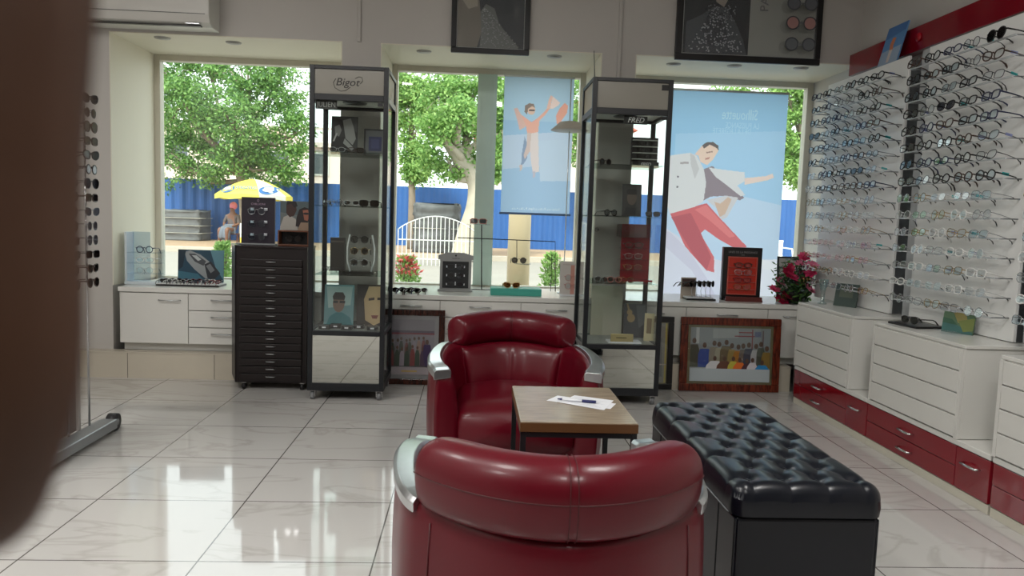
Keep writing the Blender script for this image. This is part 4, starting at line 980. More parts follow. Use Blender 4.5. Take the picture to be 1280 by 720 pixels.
for u, v, bw, c in spec:
  bw *= 1.3; sh += [(c, [(u-bw*.7,v+.10),(u+bw*.7,v+.10),(u+bw,v+.2),(u+bw,.74),(u-bw,.74),(u-bw,v+.2)]), ((96,70,54), ell(u, v+.03, .026, .05, 12))]
spec = [(.31,.60,.08,(220,220,222)),(.43,.60,.07,(104,66,50)),(.54,.60,.05,(200,190,70)),(.62,.62,.06,(220,110,40)),(.71,.64,.05,(80,50,60)),(.78,.62,.05,(210,205,210)),(.90,.66,.07,(40,130,190))]
for u, v, bw, c in spec:
  bw *= 1.3; sh += [(c, [(u-bw*.5,v+.02),(u+bw*.5,v+.02),(u+bw,v+.1),(u+bw*1.1,.77),(u-bw*1.1,.77),(u-bw,v+.1)]), ((86,62,50), ell(u, v-.03, .022, .045, 12))]
sh += [((176,186,190),[(0,.76),(1,.76),(1,1),(0,1)])]
f3 = framed('framed_group_photo', 'brown wooden framed group photo leaning below the right window', cx, 5.315, 0.001, w, h, .055, MAHO, (170,178,180), sh, (0,0,1,1), lean=rad(3), matw=.018, matc=mat('gold_fillet', (120,112,78), .4))
text_part('VŒUX DU NOUVEL AN 2023', .026, mat('faded_red_ink', (160,110,120), .6), f3, (.03,.0098,.118))
DM = wood('dark_brown_frame', (30,12,8), (66,28,18), .25, (12,2,2))
w, h = .60, .535
sh = [((96,88,104),[(0,.2),(1,.2),(1,.24),(0,.24)]),((132,56,70),[(0,.24),(1,.24),(1,.27),(0,.27)]),((60,50,60),[(.9,.74),(1,.74),(1,.78),(.9,.78)])]+people(13, .0, .86, .34, .84, [(70,50,70),(150,140,150),(120,60,60),(60,60,90),(160,130,120),(60,70,60)], 4, .018)+[((52,36,74),[(.84,.45),(.94,.45),(.96,.62),(.93,.84),(.86,.84),(.83,.6)]),((80,60,52),ell(.89,.40,.024,.045,12)),((150,142,146),[(0,.86),(1,.86),(1,1),(0,1)]),((176,150,90),[(.5,.92),(.74,.92),(.74,.95),(.5,.95)])]
framed('framed_group_photo', 'dark framed group photo leaning between the left showcase and the red armchair', -.475, 5.325, .001, w, h, .042, DM, (140,134,142), sh, (0,0,1,1), lean=rad(2), matw=.03, matc=mat('pale_mount', (150,148,150), .5))
framed('framed_picture', 'narrow black framed picture leaning behind the right showcase', 1.36, 5.34, .001, .225, .53, .042, BLK, (146,146,138), [((196,180,90),[(.0,0),(.08,0),(.08,1),(0,1)]),((196,180,90),[(.9,0),(1,0),(1,1),(.9,1)]),((120,124,120),[(.3,.25),(.7,.25),(.8,.9),(.2,.9)])], (0,0,1,1), lean=rad(2), matw=.006, matc=mat('gold_fillet'))
# ------------------------------------------------------------------ things inside the left showcase
def P5(x, y, Y=5.06): return aty(x, y, Y)
def card(label, x0, x1, ytop, zbase, Y, bg, shapes, rect, cat='poster', name='picture_card', lean=.08, rz=0, t=.006):
    a, c = aty(x0, ytop, Y), aty(x1, ytop, Y); h = max(.02, (a.z+c.z)/2-zbase)
    tt = thing(name, label, cat, ((a.x+c.x)/2, Y, zbase), rx=-lean, rz=rz)
    board('card', tt, c.x-a.x, h, bg, shapes, rect, t=t); return tt
s1, s2, s3 = [z+.0035 for z in LS]; s0 = zL(414)-.0035
ts = thing('name_plate', 'black plate reading JULIEN hanging at the top left of the left showcase', 'sign', (aty(408,131,4.865).x, 4.862, aty(408,131,4.865).z-.026))
MB().box(-.066,.066,0,.004,0,.052).build('plate', mat('dark_grey_plate', (52,52,52), .4), ts); text_part('JULIEN', .046, mat('pale_grey_print', (165,165,160), .5), ts, (0,-.001,.026), sx=.85)
card('black and white picture of a man and woman on the top shelf, left showcase', 414, 447, 145, s1, 5.12, (40,40,42), [((74,74,76),[(415,146),(446,146),(446,165),(430,150)]),((130,130,128),[(418,158),(424,155),(427,162),(424,170),(419,168)]),((150,150,148),[(428,150),(438,147),(442,158),(445,172),(441,180),(432,172),(430,160)]),((24,24,26),[(415,172),(430,170),(444,184),(445,191),(415,191)]),((160,160,158),[(431,172),(443,184),(440,187),(429,178)]),((190,190,190),[(420,166),(422,166),(418,176),(416,176)])], (414,145,447,192))
card('dark framed bluish picture on the top shelf, left showcase', 455, 482, 161, s1, 5.16, (30,30,32), [((96,98,100),[(457,163),(480,163),(480,191),(457,191)]),((40,44,88),[(461,170),(477,170),(477,187),(461,187)]),((60,64,110),[(464,173),(474,173),(474,184),(464,184)])], (455,161,482,193), name='framed_card')
for i, (x, c, k, l, nm) in enumerate([(402,'dark grey','round',CLEARL,'eyeglasses'),(422,'clear','oval',CLEARL,'eyeglasses'),(445,'dark brown','square',CLEARL,'eyeglasses')]):
    p = P5(x, 190, 4.98); eyewear((max(p.x,-.93), 4.97, s1+.0195), 0, c, k, '%s glasses, %s from the left on the top shelf, left showcase' % (c, ORD[i]), l, group='glasses on the top shelf of the left showcase', name=nm, scale=.8)
for i, (x, c, k) in enumerate([(420,'silver','round'),(440,'clear','oval'),(462,'black','square')]):
    p = P5(x, 252, 4.96); d = c == 'black'
    eyewear((p.x, 4.94+.0*i, s2+.0205), 0, c, k, '%s %s, %s from the left on the middle shelf, left showcase' % (c, 'sunglasses' if d else 'glasses', ORD[i]), DARKL if d else CLEARL, group='glasses on the middle shelf of the left showcase', name='sunglasses' if d else 'eyeglasses', scale=1.0 if d else .8)
for i, (z, sh) in enumerate(((s2, 'middle'), (s3, 'lower'))):
    for k in range(2):
        eyewear((-.955, 5.0+.12*k, z+.018+.0), rad(-60), 'dark grey', 'round', 'small grey glasses, %s pair at the left end of the %s shelf, left showcase' % (['nearer','farther'][k], sh), CLEARL, group='glasses at the left end of the left showcase', scale=.7)
st = thing('acrylic_eyewear_stand', 'clear curved acrylic holder with three pairs of glasses, left showcase', 'display stand', (P5(450,300,5.05).x, 5.06, s3))
MB().box(-.10,.10,-.04,.04,0,.008).build('base', ACRYL, st)
for x in (-.075, .08): MB().tube([(x*.9,.02,.008),(x*1.15,.02,.08),(x*1.15,.02,.16),(x*.95,.02,.25)], .006, 6).build('upright', mat('bright_acrylic', (220,225,225), .12), st)
for i in range(3):
    eyewear((P5(450,300,5.05).x, 5.03, s3+.07+.075*i), 0, ['silver','gold','dark grey'][i], 'round', '%s pair on the clear curved holder in the left showcase' % ['bottom','middle','top'][i], CLEARL, group='glasses on the curved acrylic holder')
card('dark brown box behind the glasses on the lower shelf, left showcase', 413, 431, 297, s3, 5.16, (58,54,52), [((90,84,80),[(414,301),(430,301),(430,303),(414,303)])], (413,297,431,340), cat='box', name='packaging_box', t=.05, lean=.0)
card('teal toned picture of a man in round glasses, bottom of the left showcase', 405, 442, 356, s0, 5.08, (96,136,142), [((150,172,172),[(407,358),(440,358),(438,380),(410,384)]),((120,96,84),ell(423,378,7.5,11)),((40,36,36),[(415,370),(418,365),(428,365),(431,370),(430,374),(416,374)]),((30,30,34),[(416,375),(422,375),(422,378),(416,378)]),((30,30,34),[(424,375),(431,375),(431,378),(424,378)]),((46,110,120),[(408,404),(412,394),(420,389),(428,389),(438,395),(441,404)])], (405,356,442,405), lean=.15)
card('close picture of a woman with dark hair, bottom of the left showcase', 446, 477, 356, s0, 5.10, (48,36,30), [((186,158,120),[(452,358),(480,358),(480,400),(470,404),(458,398),(456,376)]),((36,28,26),[(447,358),(462,358),(455,375),(456,400),(447,404)]),((50,36,30),[(462,372),(470,371),(470,374),(462,375)]),((50,36,30),[(474,371),(480,371),(480,374),(474,374)]),((120,60,56),[(466,392),(476,392),(474,396),(468,396)])], (446,356,480,405), lean=.1)
for i, x in enumerate([406, 420, 434, 449, 466]):
    p = P5(x, 408, 4.94+.05*(i % 2)); tt = thing('small_black_tray', 'small black tray, %s from the left on the floor of the left showcase' % ORD[i], 'tray', (max(-.945, p.x), 4.93+.055*(i % 2), s0), group='small black trays in the left showcase')
    MB().box(-.035,.035,-.022,.022,0,.028).build('box', BLK, tt, bevel=.004); MB().box(-.012,.012,-.0228,-.0221,.008,.018).build('label', PAPER, tt)

# ------------------------------------------------------------------ things inside the right showcase
r1, r2, r3 = [z+.0035 for z in RS]; r0 = zR(431)-.0035
ts = thing('name_plate', 'black plate with white lettering hanging at the top of the right showcase', 'sign', (aty(795,150,4.89).x, 4.90, aty(795,150,4.89).z-.026))
MB().box(-.076,.076,0,.004,0,.05).build('plate', BLK, ts); text_part('FRED', .046, mat('bright_print', (225,225,225), .4), ts, (0,-.001,.025), sx=1., shear=.3)
ts = thing('eyewear_display_board', 'black four-tier stand of glasses on the top shelf, right showcase', 'display stand', (P5(806,190,5.12).x, 5.13, r1))
MB().box(-.09,.09,0,.02,0,.20).build('backing', BLK, ts); MB().box(-.09,.09,-.05,0,0,.035).build('base', BLK, ts)
text_part('FRED', .03, mat('bright_print'), ts, (0,-.0515,.018), shear=.3)
for i in range(4): MB().box(-.085,.085,-.035,-.0005,.052+.042*i,.056+.042*i).build('tier', mat('bright_tier', (205,208,200), .3), ts)
for i in range(3): eyewear((P5(806,190,5.12).x, 5.105, r1+.075+.042*i), 0, 'black', 'square', 'black glasses on the %s tier of the black stand, right showcase' % ['lowest','middle','upper'][i], DARKL, group='glasses on the black four-tier stand', name='sunglasses', cat='glasses', scale=.8)
eyewear((P5(757,203,5.0).x, 5.0, r1+.0195), rad(30), 'dark brown', 'round', 'brown glasses lying at the left of the top shelf, right showcase', GREYL, scale=.85)
card('dark picture of a face on the middle shelf, right showcase', 779, 803, 230, r2, 5.14, (62,60,60), [((104,92,84),ell(791,247,6,9)),((40,38,40),[(784,240),(786,236),(796,236),(798,240),(796,243),(786,243)]),((44,44,48),[(781,268),(784,259),(798,259),(802,268)])], (779,230,803,270))
eyewear((P5(763,263,5.02).x, 5.0, r2+.0195), rad(25), 'black', 'round', 'black round glasses at the left of the middle shelf, right showcase', CLEARL, scale=.85)
eyewear((P5(818,262,5.02).x-.01, 5.02, r2+.0195), rad(-35), 'black', 'square', 'black sunglasses at the right of the middle shelf, right showcase', DARKL, name='sunglasses', cat='sunglasses', scale=.8)
rd = thing('eyewear_display_case', 'tall red acrylic stand of glasses on the lower shelf, right showcase', 'display stand', (P5(795,310,5.15).x, 5.14, r3))
MB().box(-.10,.095,.02,.035,0,.385).build('backing', mat('deep_red_acrylic', (134,28,40), .25), rd); MB().box(-.12,.10,-.09,.02,0,.012).build('base', mat('deep_red_acrylic'), rd)
for i in range(4): MB().box(-.12,.08,-.03,.019,.07+.075*i,.074+.075*i).build('tier', ACRYL, rd)
text_part('Guess', .060, mat('dark_red_print', (120,16,36), .4), rd, (-.035,-.06,.352), shear=.35)
MB().box(-.15,.09,-.061,-.057,.30,.384).build('clear_header', ACRYL, rd)
for i in range(3): eyewear((P5(791,310,5.15).x, 5.115, r3+.095+.075*i), 0, ['gold','silver','dark brown'][i], 'oval', '%s glasses on the %s tier of the tall red stand, right showcase' % (['gold','silver','brown'][i], ['lowest','middle','upper'][i]), CLEARL, group='glasses on the tall red stand')
for i, (x, c) in enumerate([(752,'silver'),(768,'rose'),(783,'gold')]):
    eyewear((P5(x,350,4.96).x, 4.955, r3+.0185), 0, c, 'round', '%s glasses, %s from the left at the front of the lower shelf, right showcase' % (c, ORD[i]), CLEARL, group='glasses at the front of the lower shelf, right showcase', scale=.8)
card('picture of a guitar on the floor of the right showcase', 781, 809, 380, r0, 5.20, (54,56,62), [((150,128,92),ell(790,398,5,6)),((150,128,92),ell(788,390,3.5,4)),((150,128,92),[(784,378),(786,378),(790,392),(787,392)]),((84,88,92),[(796,380),(808,380),(808,404),(800,412)])], (781,378,809,425))
card('narrow cream card leaning at the right on the floor of the right showcase', 806, 818, 392, r0, 5.06, (190,178,140), [((110,90,60),[(809,398),(815,398),(815,416),(809,416)])], (806,392,818,425), rz=rad(-20))
tt = thing('gold_plaque', 'small gold plaque on a white tray on the floor of the right showcase', 'sign', (P5(776,420,4.98).x, 4.98, r0))
MB().box(-.09,.13,-.05,.06,0,.010).build('tray', PAPER, tt); MB().box(-.075,.075,-.045,-.030,.0105,.062).build('plaque', mat('gold_plaque_metal', (176,160,110), .35, .3), tt, bevel=.002)
b = MB(); b.box(-.04,.03,-.0465,-.0452,.034,.040); b.build('engraving', mat('engraved_dark', (90,80,50), .5), tt)
card('pale blank card standing at the left on the floor of the right showcase', 740, 779, 357, r0, 5.27, (168,166,150), [], (0,0,1,1), lean=0.0, name='blank_card', cat='card')
tt = thing('round_sticker', 'small round black logo sticker on the right showcase door, lower left', 'sticker', (aty(746,287,4.868).x, 4.868, aty(746,287,4.868).z))
MB().tube([(.011*math.cos(a*PI/8),0,.011*math.sin(a*PI/8)) for a in range(16)], .0018, 5, closed=True).build('ring', INK, tt); MB().box(-.004,.016,-.001,.001,-.003,.003).build('bar', INK, tt)

# ------------------------------------------------------------------ on the white chests
tt = thing('eyewear_tray', 'black tray with a folded pair of sunglasses on the middle white chest', 'tray', (2.36, 3.90, .6975), rz=rad(8))
MB().box(-.07,.085,-.11,.11,0,.012).build('base', BLK, tt, bevel=.003)
eyewear((2.335, 3.90, .6975+.0125+.021), rad(-80), 'black', 'oval', 'black sunglasses folded on the black tray, middle white chest', DARKL, name='sunglasses', cat='sunglasses', scale=.95)
tt = thing('picture_card', 'small green and gold landscape card leaning against the middle rack', 'card', (2.44, 3.66, .6975), rz=rad(-66), rx=0); tt.rotation_euler = (rad(-10), 0, rad(-62))
board('card', tt, .155, .105, (84,112,84), [((60,104,100),[(0,.5),(.5,.62),(1,.9),(1,1),(0,1)]),((150,140,84),[(.3,0),(.7,0),(.8,.4),(.5,.5)]),((120,132,70),[(.5,.4),(1,.2),(1,.8),(.7,.9)]),((54,92,70),[(0,.3),(.3,.35),(.5,.6),(0,.55)])], t=.01)
MB().box(-.05,.05,-.12,-.02,0,.003).build('clear_foot', ACRYL, tt)
tt = thing('picture_card', 'small dark green card behind the flowers on the window-side chest', 'card', (2.43, 4.80, .6975)); tt.rotation_euler = (rad(-10), 0, rad(-60))
board('card', tt, .16, .15, (70,84,80), [((96,104,92),[(.2,.1),(.8,.1),(.8,.6),(.2,.6)])], t=.01)

# ------------------------------------------------------------------ flowers
rf = random.Random(3)
fl = thing('flower_arrangement', 'pink and red flower arrangement in a black bowl at the right end of the counter', 'flowers', (2.40, 5.50, CT)); fo = Vector((2.40,5.50,CT))
MB().loft([[(r*math.cos(2*PI*k/20), r*math.sin(2*PI*k/20), z) for k in range(20)] for r, z in [(.05,0),(.075,.01),(.10,.07),(.105,.10),(.095,.10),(.07,.05)]]).build('bowl', BLK, fl)
FC = [mat('pink_petal', (214,60,110), .5, noise=.2, scale=20), mat('deep_pink_petal', (178,26,72), .5, noise=.2), mat('pale_pink_petal', (232,130,165), .5, noise=.2)]
LG = [mat('dark_leaf', (36,62,30), .5, noise=.2, scale=30), mat('mid_leaf', (70,110,44), .5, noise=.2, scale=30)]
def blossom(c, R, m):
    b = MB(); ax = Vector((rf.uniform(-.5,.5), rf.uniform(-1,-.3), rf.uniform(.2,1))).normalized(); u = ax.orthogonal().normalized(); v = ax.cross(u)
    for layer in range(3):
        n = 7-layer; rr = R*(1-.25*layer)
        for i in range(n):
            a = 2*PI*i/n+layer*.4; d = u*math.cos(a)+v*math.sin(a); s_ = ax.cross(d)
            up = .25+.35*layer
            p0 = c+ax*.002; p1 = c+d*rr*.6+s_*rr*.32+ax*rr*up*.6; p2 = c+d*rr+ax*rr*up; p3 = c+d*rr*.6-s_*rr*.32+ax*rr*up*.6
            b.add([p0,p1,p2,p3,c+d*rr*.55+ax*rr*(up*.6-.12)], [(0,1,4),(1,2,4),(2,3,4),(3,0,4)])
    b.build('blossom', m, fl)
bl = [(1005,322),(988,335),(975,352),(990,346),(1012,335),(1024,333),(1005,345),(1020,350),(1028,345),(968,362),(982,370),(1012,362),(996,352),(984,342),(1000,330),(1017,341),(977,376)]
for i, (x, y) in enumerate(bl):
    p = aty(x, y, 5.42+rf.uniform(-.08,.06))-fo; p.x = min(p.x, .045); blossom(p, rf.uniform(.042,.062), FC[i % 3])
    MB().tube([p, p*.6+Vector((0,0,.02)), Vector((0,0,.08))], .002, 4).build('stem', LG[0], fl)
b = MB()
for i in range(900):
    x, y = rf.gauss(1000, 17), rf.gauss(354, 13)
    if not (965 < x < 1036 and 318 < y < 381): continue
    p = aty(x, y, 5.47+rf.uniform(-.11,.07))-fo; p.z = max(p.z, .02); p.x = min(p.x, .06)
    d = Vector((rf.uniform(-1,1), rf.uniform(-1,1), rf.uniform(-.6,1))).normalized(); s_ = d.orthogonal().normalized(); L = rf.uniform(.03,.055)
    b.add([p, p+d*L*.5+s_*L*.22, p+d*L, p+d*L*.5-s_*L*.22], [(0,1,2,3)], 0 if rf.random() < .6 else 1)
b.build('foliage', LG, fl)
vz = thing('glass_vase', 'clear flared glass vase on the window-side chest beside the flowers', 'vase', (2.34, 4.92, .6975))
MB().loft([[(r*math.cos(2*PI*k/18), r*math.sin(2*PI*k/18), z) for k in range(18)] for r, z in [(.028,0),(.03,.006),(.012,.02),(.014,.08),(.03,.14),(.034,.165),(.03,.165),(.012,.09)]]).build('bowl', glassmat('vase_glass', (.8,.88,.88), .2), vz)
# ------------------------------------------------------------------ outside
GZ = -.02
struct(MB().box(-60, 60, YG+.12, 21.6, GZ-.2, GZ).build('ground_1', mat('pale_asphalt', (142,136,128), .85, noise=.12, scale=.8)))
struct(MB().box(-60, 60, 21.6, 90, GZ-.2, GZ+.10).build('ground_2', mat('dusty_earth', (160,134,108), .9, noise=.22, scale=1.2)))
struct(MB().box(-60, 60, 21.3, 21.6, GZ-.1, GZ+.14).build('trim_6', mat('kerb_concrete', (176,166,152), .8, noise=.1)))
BLUE = mat('blue_painted_sheet', (46,92,156), .5, noise=.12, scale=1.5)
b = MB(); pts = []
x = -22.
while x < 26: pts += [(x, 28.0), (x+.10, 27.95), (x+.20, 27.95), (x+.30, 28.0)]; x += .38
top = 2.22
ring = [[(x, y, GZ+.1), ] for x, y in pts]
v = [(x, y, GZ+.1) for x, y in pts]+[(x, y, top) for x, y in pts]+[(x, y+.03, GZ+.1) for x, y in pts]+[(x, y+.03, top) for x, y in pts]
n = len(pts)
fs = [(i, i+1, n+i+1, n+i) for i in range(n-1)]+[(2*n+i+1, 2*n+i, 3*n+i, 3*n+i+1) for i in range(n-1)]+[(n+i, n+i+1, 3*n+i+1, 3*n+i) for i in range(n-1)]
b.add(v, fs)
fe = thing('site_fence', 'blue corrugated metal fence across the street behind the trees', 'fence', (2, 28, GZ+.1)); b.off = Vector((2,28,GZ+.1)); b.v = [p-b.off for p in b.v]
b.build('sheeting', BLUE, fe)
for i in range(13):
    xx = -20+3.6*i; MB(fe.location).box(xx-.05, xx+.05, 28.04, 28.14, GZ+.1, top-.05).build('post', mat('fence_post', (60,66,80), .6), fe)

def out(px, py, Y): return aty(px, py, Y)
# tarpaulin stacks
TARP = mat('grey_tarpaulin', (92,93,94), .6, noise=.35, scale=5, bump=.9)
def tarp_block(name, label, x0, x1, Y, ytop, seed, bands, d=1.2):
    r = random.Random(seed); a = out(x0, ytop, Y); c = out(x1, ytop, Y); w = c.x-a.x; h = a.z-(GZ+.1)
    tt = thing(name, label, 'covered stack', ((a.x+c.x)/2, Y+d/2, GZ+.1)); b = MB(); rg = []
    NZ = 18
    for k in range(NZ+1):
        z = h*k/NZ; band = 1-.05*abs(math.sin(PI*bands*k/NZ)) if bands else 1
        ring = []
        for j in range(40):
            an = 2*PI*j/40; cx, sy = math.cos(an), math.sin(an)
            ex = abs(cx)**.25*math.copysign(1,cx); ey = abs(sy)**.25*math.copysign(1,sy); q = r.uniform(-.05,.05) if not bands else r.uniform(-.02,.02)
            ring.append((w/2*ex*(.93+.07*band)+q, d/2*ey*band+q, z+(.04*math.sin(5*an) if k == NZ else 0)))
        rg.append(ring)
    b.loft(rg).build('cover', TARP, tt)
    for k in range(1, max(2, bands)):
        z = h*k/max(2, bands)
        MB().tube([(w/2*1.01*ex, d/2*1.02*ey, z) for ex, ey in ((-1,-1),(1,-1),(1,1),(-1,1))], .012, 5, closed=True).build('rope', mat('pale_rope', (180,178,170), .8), tt)
    return tt
tarp_block('covered_pallet_stack', 'banded stack wrapped in grey tarpaulin by the blue fence, left window', 202, 250, 26.2, 262, 1, 4)
tarp_block('covered_stall', 'street stall covered with crumpled grey tarpaulin, middle window', 517, 575, 23.0, 254, 2, 0)
# umbrella with seated person
U = out(318, 224, 24.6)
um = thing('street_umbrella', 'yellow and white street parasol with blue ovals by the fence', 'umbrella', (U.x, 24.6, GZ+.1)); zt_ = U.z-(GZ+.1)
YEL = mat('yellow_canvas', (232,222,96), .6, noise=.04, trans=.25); WHC = mat('white_canvas', (214,218,214), .6, trans=.25); BLC = mat('blue_print', (44,96,150), .6)
b = MB(); Nn = 8; Rr = 1.18
for i in range(Nn):
    a0, a1 = 2*PI*(i+.5)/Nn, 2*PI*(i+1.5)/Nn; mi = 1 if i in (6,) else 0
    prev = None
    for k in range(7):
        f = k/6; rr = Rr*f; z = zt_-.52*f**1.7
        cur = [(rr*math.cos(a0), rr*math.sin(a0), z), (rr*math.cos((a0+a1)/2)*.965, rr*math.sin((a0+a1)/2)*.965, z+.03*f), (rr*math.cos(a1), rr*math.sin(a1), z)]
        if prev: b.add(prev+cur, [(0,3,4,1),(1,4,5,2)], mi)
        prev = cur
    q0, q1, q2 = prev
    b.add([q0,q1,q2,(q0[0],q0[1],q0[2]-.14),(q1[0],q1[1],q1[2]-.13),(q2[0],q2[1],q2[2]-.14)], [(0,3,4,1),(1,4,5,2)], mi)
b.build('canopy', [YEL, WHC], um)
MB().cyl((0,0,0), (0,0,zt_+.05), .022, None, 8).build('pole', SILVER, um)
for i in range(8):
    a = 2*PI*(i+.5)/8; MB().tube([(0,0,zt_-.45),(.6*math.cos(a),.6*math.sin(a),zt_-.25)], .008, 4).build('rib', SILVER, um)
def on_canopy(x, z):                      # front point of the canopy for local x and height share
    f = z; rr = Rr*f*.985; y = -math.sqrt(max(.001, rr*rr-x*x)); return Vector((x, y-.02, zt_-.52*f**1.7+.012))
for cx, ff, rx_, m in ((-.62,.78,.26,BLC),(.62,.80,.24,BLC)):
    bb = MB(); pts_ = []
    for i in range(16):
        a = 2*PI*i/16; pts_.append(on_canopy(cx+rx_*math.cos(a), min(.97, ff+.17*math.sin(a))))
    bb.add(pts_, [tuple(range(16))]); bb.build('blue_oval', m, um)
    bb = MB(); bb.add([on_canopy(cx+rx_*.6*math.cos(2*PI*i/12), min(.95, ff+.08*math.sin(2*PI*i/12)))+Vector((0,-.012,.004)) for i in range(12)], [tuple(range(12))]); bb.build('pale_oval', WHC, um)
text_part('momo', .24, BLC, um, on_canopy(.02,.72)+Vector((0,-.06,.0)), rot=(rad(52),0,0), ext=.004)

def skin_figure(parent, name, verts, edges, m, lvl=2, root=0):
    me = bpy.data.meshes.new(name); me.from_pydata([v[:3] for v in verts], edges, []); me.materials.append(m)
    o = link(name, me, parent); k = o.modifiers.new('skin', 'SKIN'); k.use_smooth_shade = True
    for i, v in enumerate(verts):
        sv = me.skin_vertices[0].data[i]; sv.radius = (v[3], v[4] if len(v) > 4 else v[3]); sv.use_root = (i == root)
    s = o.modifiers.new('sub', 'SUBSURF'); s.levels = lvl; s.render_levels = lvl
    return o
Pp = out(291, 306, 24.2)
ps = thing('person', 'person in pink headscarf and grey-brown clothes seated beside the yellow parasol', 'person', (Pp.x, 24.2, GZ+.1), rz=rad(-20))
SKN = mat('brown_skin', (104,68,50), .5, noise=.08)
V = [(0,0,.50,.15,.13),(0,.02,.72,.14,.11),(0,0,.92,.15,.10),(0,-.01,1.03,.06),(0,-.03,1.16,.095,.105),
     (.19,0,.90,.055),(.26,-.05,.66,.045),(.14,-.24,.58,.036),(-.19,0,.90,.055),(-.27,-.06,.66,.045),(-.12,-.26,.57,.036),
     (.10,-.08,.48,.09),(.13,-.46,.50,.07),(.13,-.48,.09,.045),(.13,-.60,.04,.035),(-.10,-.08,.48,.09),(-.14,-.46,.50,.07),(-.15,-.44,.09,.045),(-.15,-.57,.04,.035)]
Ed = [(0,1),(1,2),(2,3),(3,4),(2,5),(5,6),(6,7),(2,8),(8,9),(9,10),(0,11),(11,12),(12,13),(13,14),(0,15),(15,16),(16,17),(17,18)]
skin_figure(ps, 'body', V, Ed, SKN)
skin_figure(ps, 'top', [(0,.0,.52,.17,.15),(0,.02,.72,.16,.13),(0,0,.90,.165,.115),(.20,0,.90,.07),(.27,-.05,.66,.06),(-.20,0,.90,.07),(-.28,-.06,.66,.06)], [(0,1),(1,2),(2,3),(3,4),(2,5),(5,6)], mat('grey_brown_cloth', (86,76,74), .8, noise=.15))
skin_figure(ps, 'skirt', [(0,-.02,.50,.18,.15),(.08,-.40,.50,.12),(.08,-.44,.16,.12),(-.08,-.40,.50,.12),(-.09,-.42,.16,.12)], [(0,1),(1,2),(0,3),(3,4)], mat('grey_skirt', (96,102,112), .8, noise=.15))
MB().ball((0,.035,1.215), .115, .125, .12, 14, 10).build('headscarf', mat('pink_scarf', (196,110,124), .7, noise=.1), ps)
for s_ in (-1,1): MB().ball((s_*.035,-.118,1.165), .012, .006, .008, 8, 6).build('eye', BLK, ps)
MB().ball((0,-.13,1.135), .014, .018, .02, 8, 6).build('nose', SKN, ps)
sc = thing('stool', 'low wooden stool under the seated person by the fence', 'stool', (Pp.x+.01, 24.24, GZ+.1))
MB().box(-.18,.18,-.15,.15,.32,.36).build('seat', WB, sc)
for x in (-.15,.15):
    for y in (-.12,.12): MB().box(x-.02,x+.02,y-.02,y+.02,0,.32).build('leg', WB, sc)
a = out(300, 279, 23.6); c = out(311, 304, 23.6)
sb = thing('street_sign_board', 'small white and yellow sign stand beside the parasol', 'sign', ((a.x+c.x)/2, 23.6, GZ+.1))
hh = a.z-(GZ+.1); board('panel', sb, c.x-a.x, hh, (224,228,222), [((236,196,60),[(0,.62),(1,.62),(1,1),(0,1)]),((120,160,190),ell(.5,.3,.25,.12))], t=.05)

# white arched railing
RA = Vector((out(497,330,18.6).x, 18.6, GZ)); RB = Vector((out(592,331,18.6).x, 18.6, GZ)); L = RB.x-RA.x
rl = thing('garden_railing', 'white metal railing with an arched top across the road, middle window', 'fence', ((RA.x+RB.x)/2, 18.6, GZ)); WM = mat('white_painted_metal', (205,205,200), .5)
def arch(u): return .86+.34*math.sin(PI*min(1, max(0, u)))**.8
nP = 18
MB().tube([(-L/2+L*i/24, 0, arch(i/24)) for i in range(25)], .014, 6).build('top_rail', WM, rl)
for z in (.16, .62): MB().box(-L/2, L/2, -.015, .015, z-.012, z+.012).build('cross_rail', WM, rl)
for i in range(nP+1):
    u = i/nP; MB().box(-L/2+L*u-.009, -L/2+L*u+.009, -.009, .012, .0, arch(u)).build('picket', WM, rl)
# cream column
c = out(649, 300, 9.0)
cl = thing('street_column', 'round cream column standing close outside the middle window', 'column', (c.x, 9.0, GZ))
MB().cyl((0,0,0), (0,0,3.6), .135, .128, 28).build('shaft', mat('cream_render', (214,194,160), .7, noise=.08, scale=3), cl)
MB().cyl((0,0,0), (0,0,.12), .17, .16, 28).build('foot', mat('cream_render'), cl)
# white plastic chairs stacked
c = out(975, 334, 20.0)
ch = thing('plastic_chair', 'white plastic chair by the blue fence, right window', 'chair', (c.x, 20.0, GZ), rz=rad(20)); WP = mat('white_plastic', (232,232,230), .4)
MB().box(-.22,.22,-.22,.22,.40,.43).build('seat', WP, ch, bevel=.01)
b = MB()
for i in range(5): b.box(-.2+.1*i-.035+.0, -.2+.1*i+.035, .20, .225, .46, .84)
b.box(-.24,.24,.195,.23,.80,.86); b.box(-.24,.24,.195,.23,.43,.47); b.build('backrest', WP, ch)
for x in (-.2,.2):
    for y in (-.2,.2): MB().cyl((x,y,.40), (x*1.15,y*1.15,0), .026, .02, 8).build('leg', WP, ch)
    MB().tube([(x*1.15,.2,.66),(x*1.2,-.15,.64),(x*1.15,-.2,.42)], .02, 6).build('armrest', WP, ch)

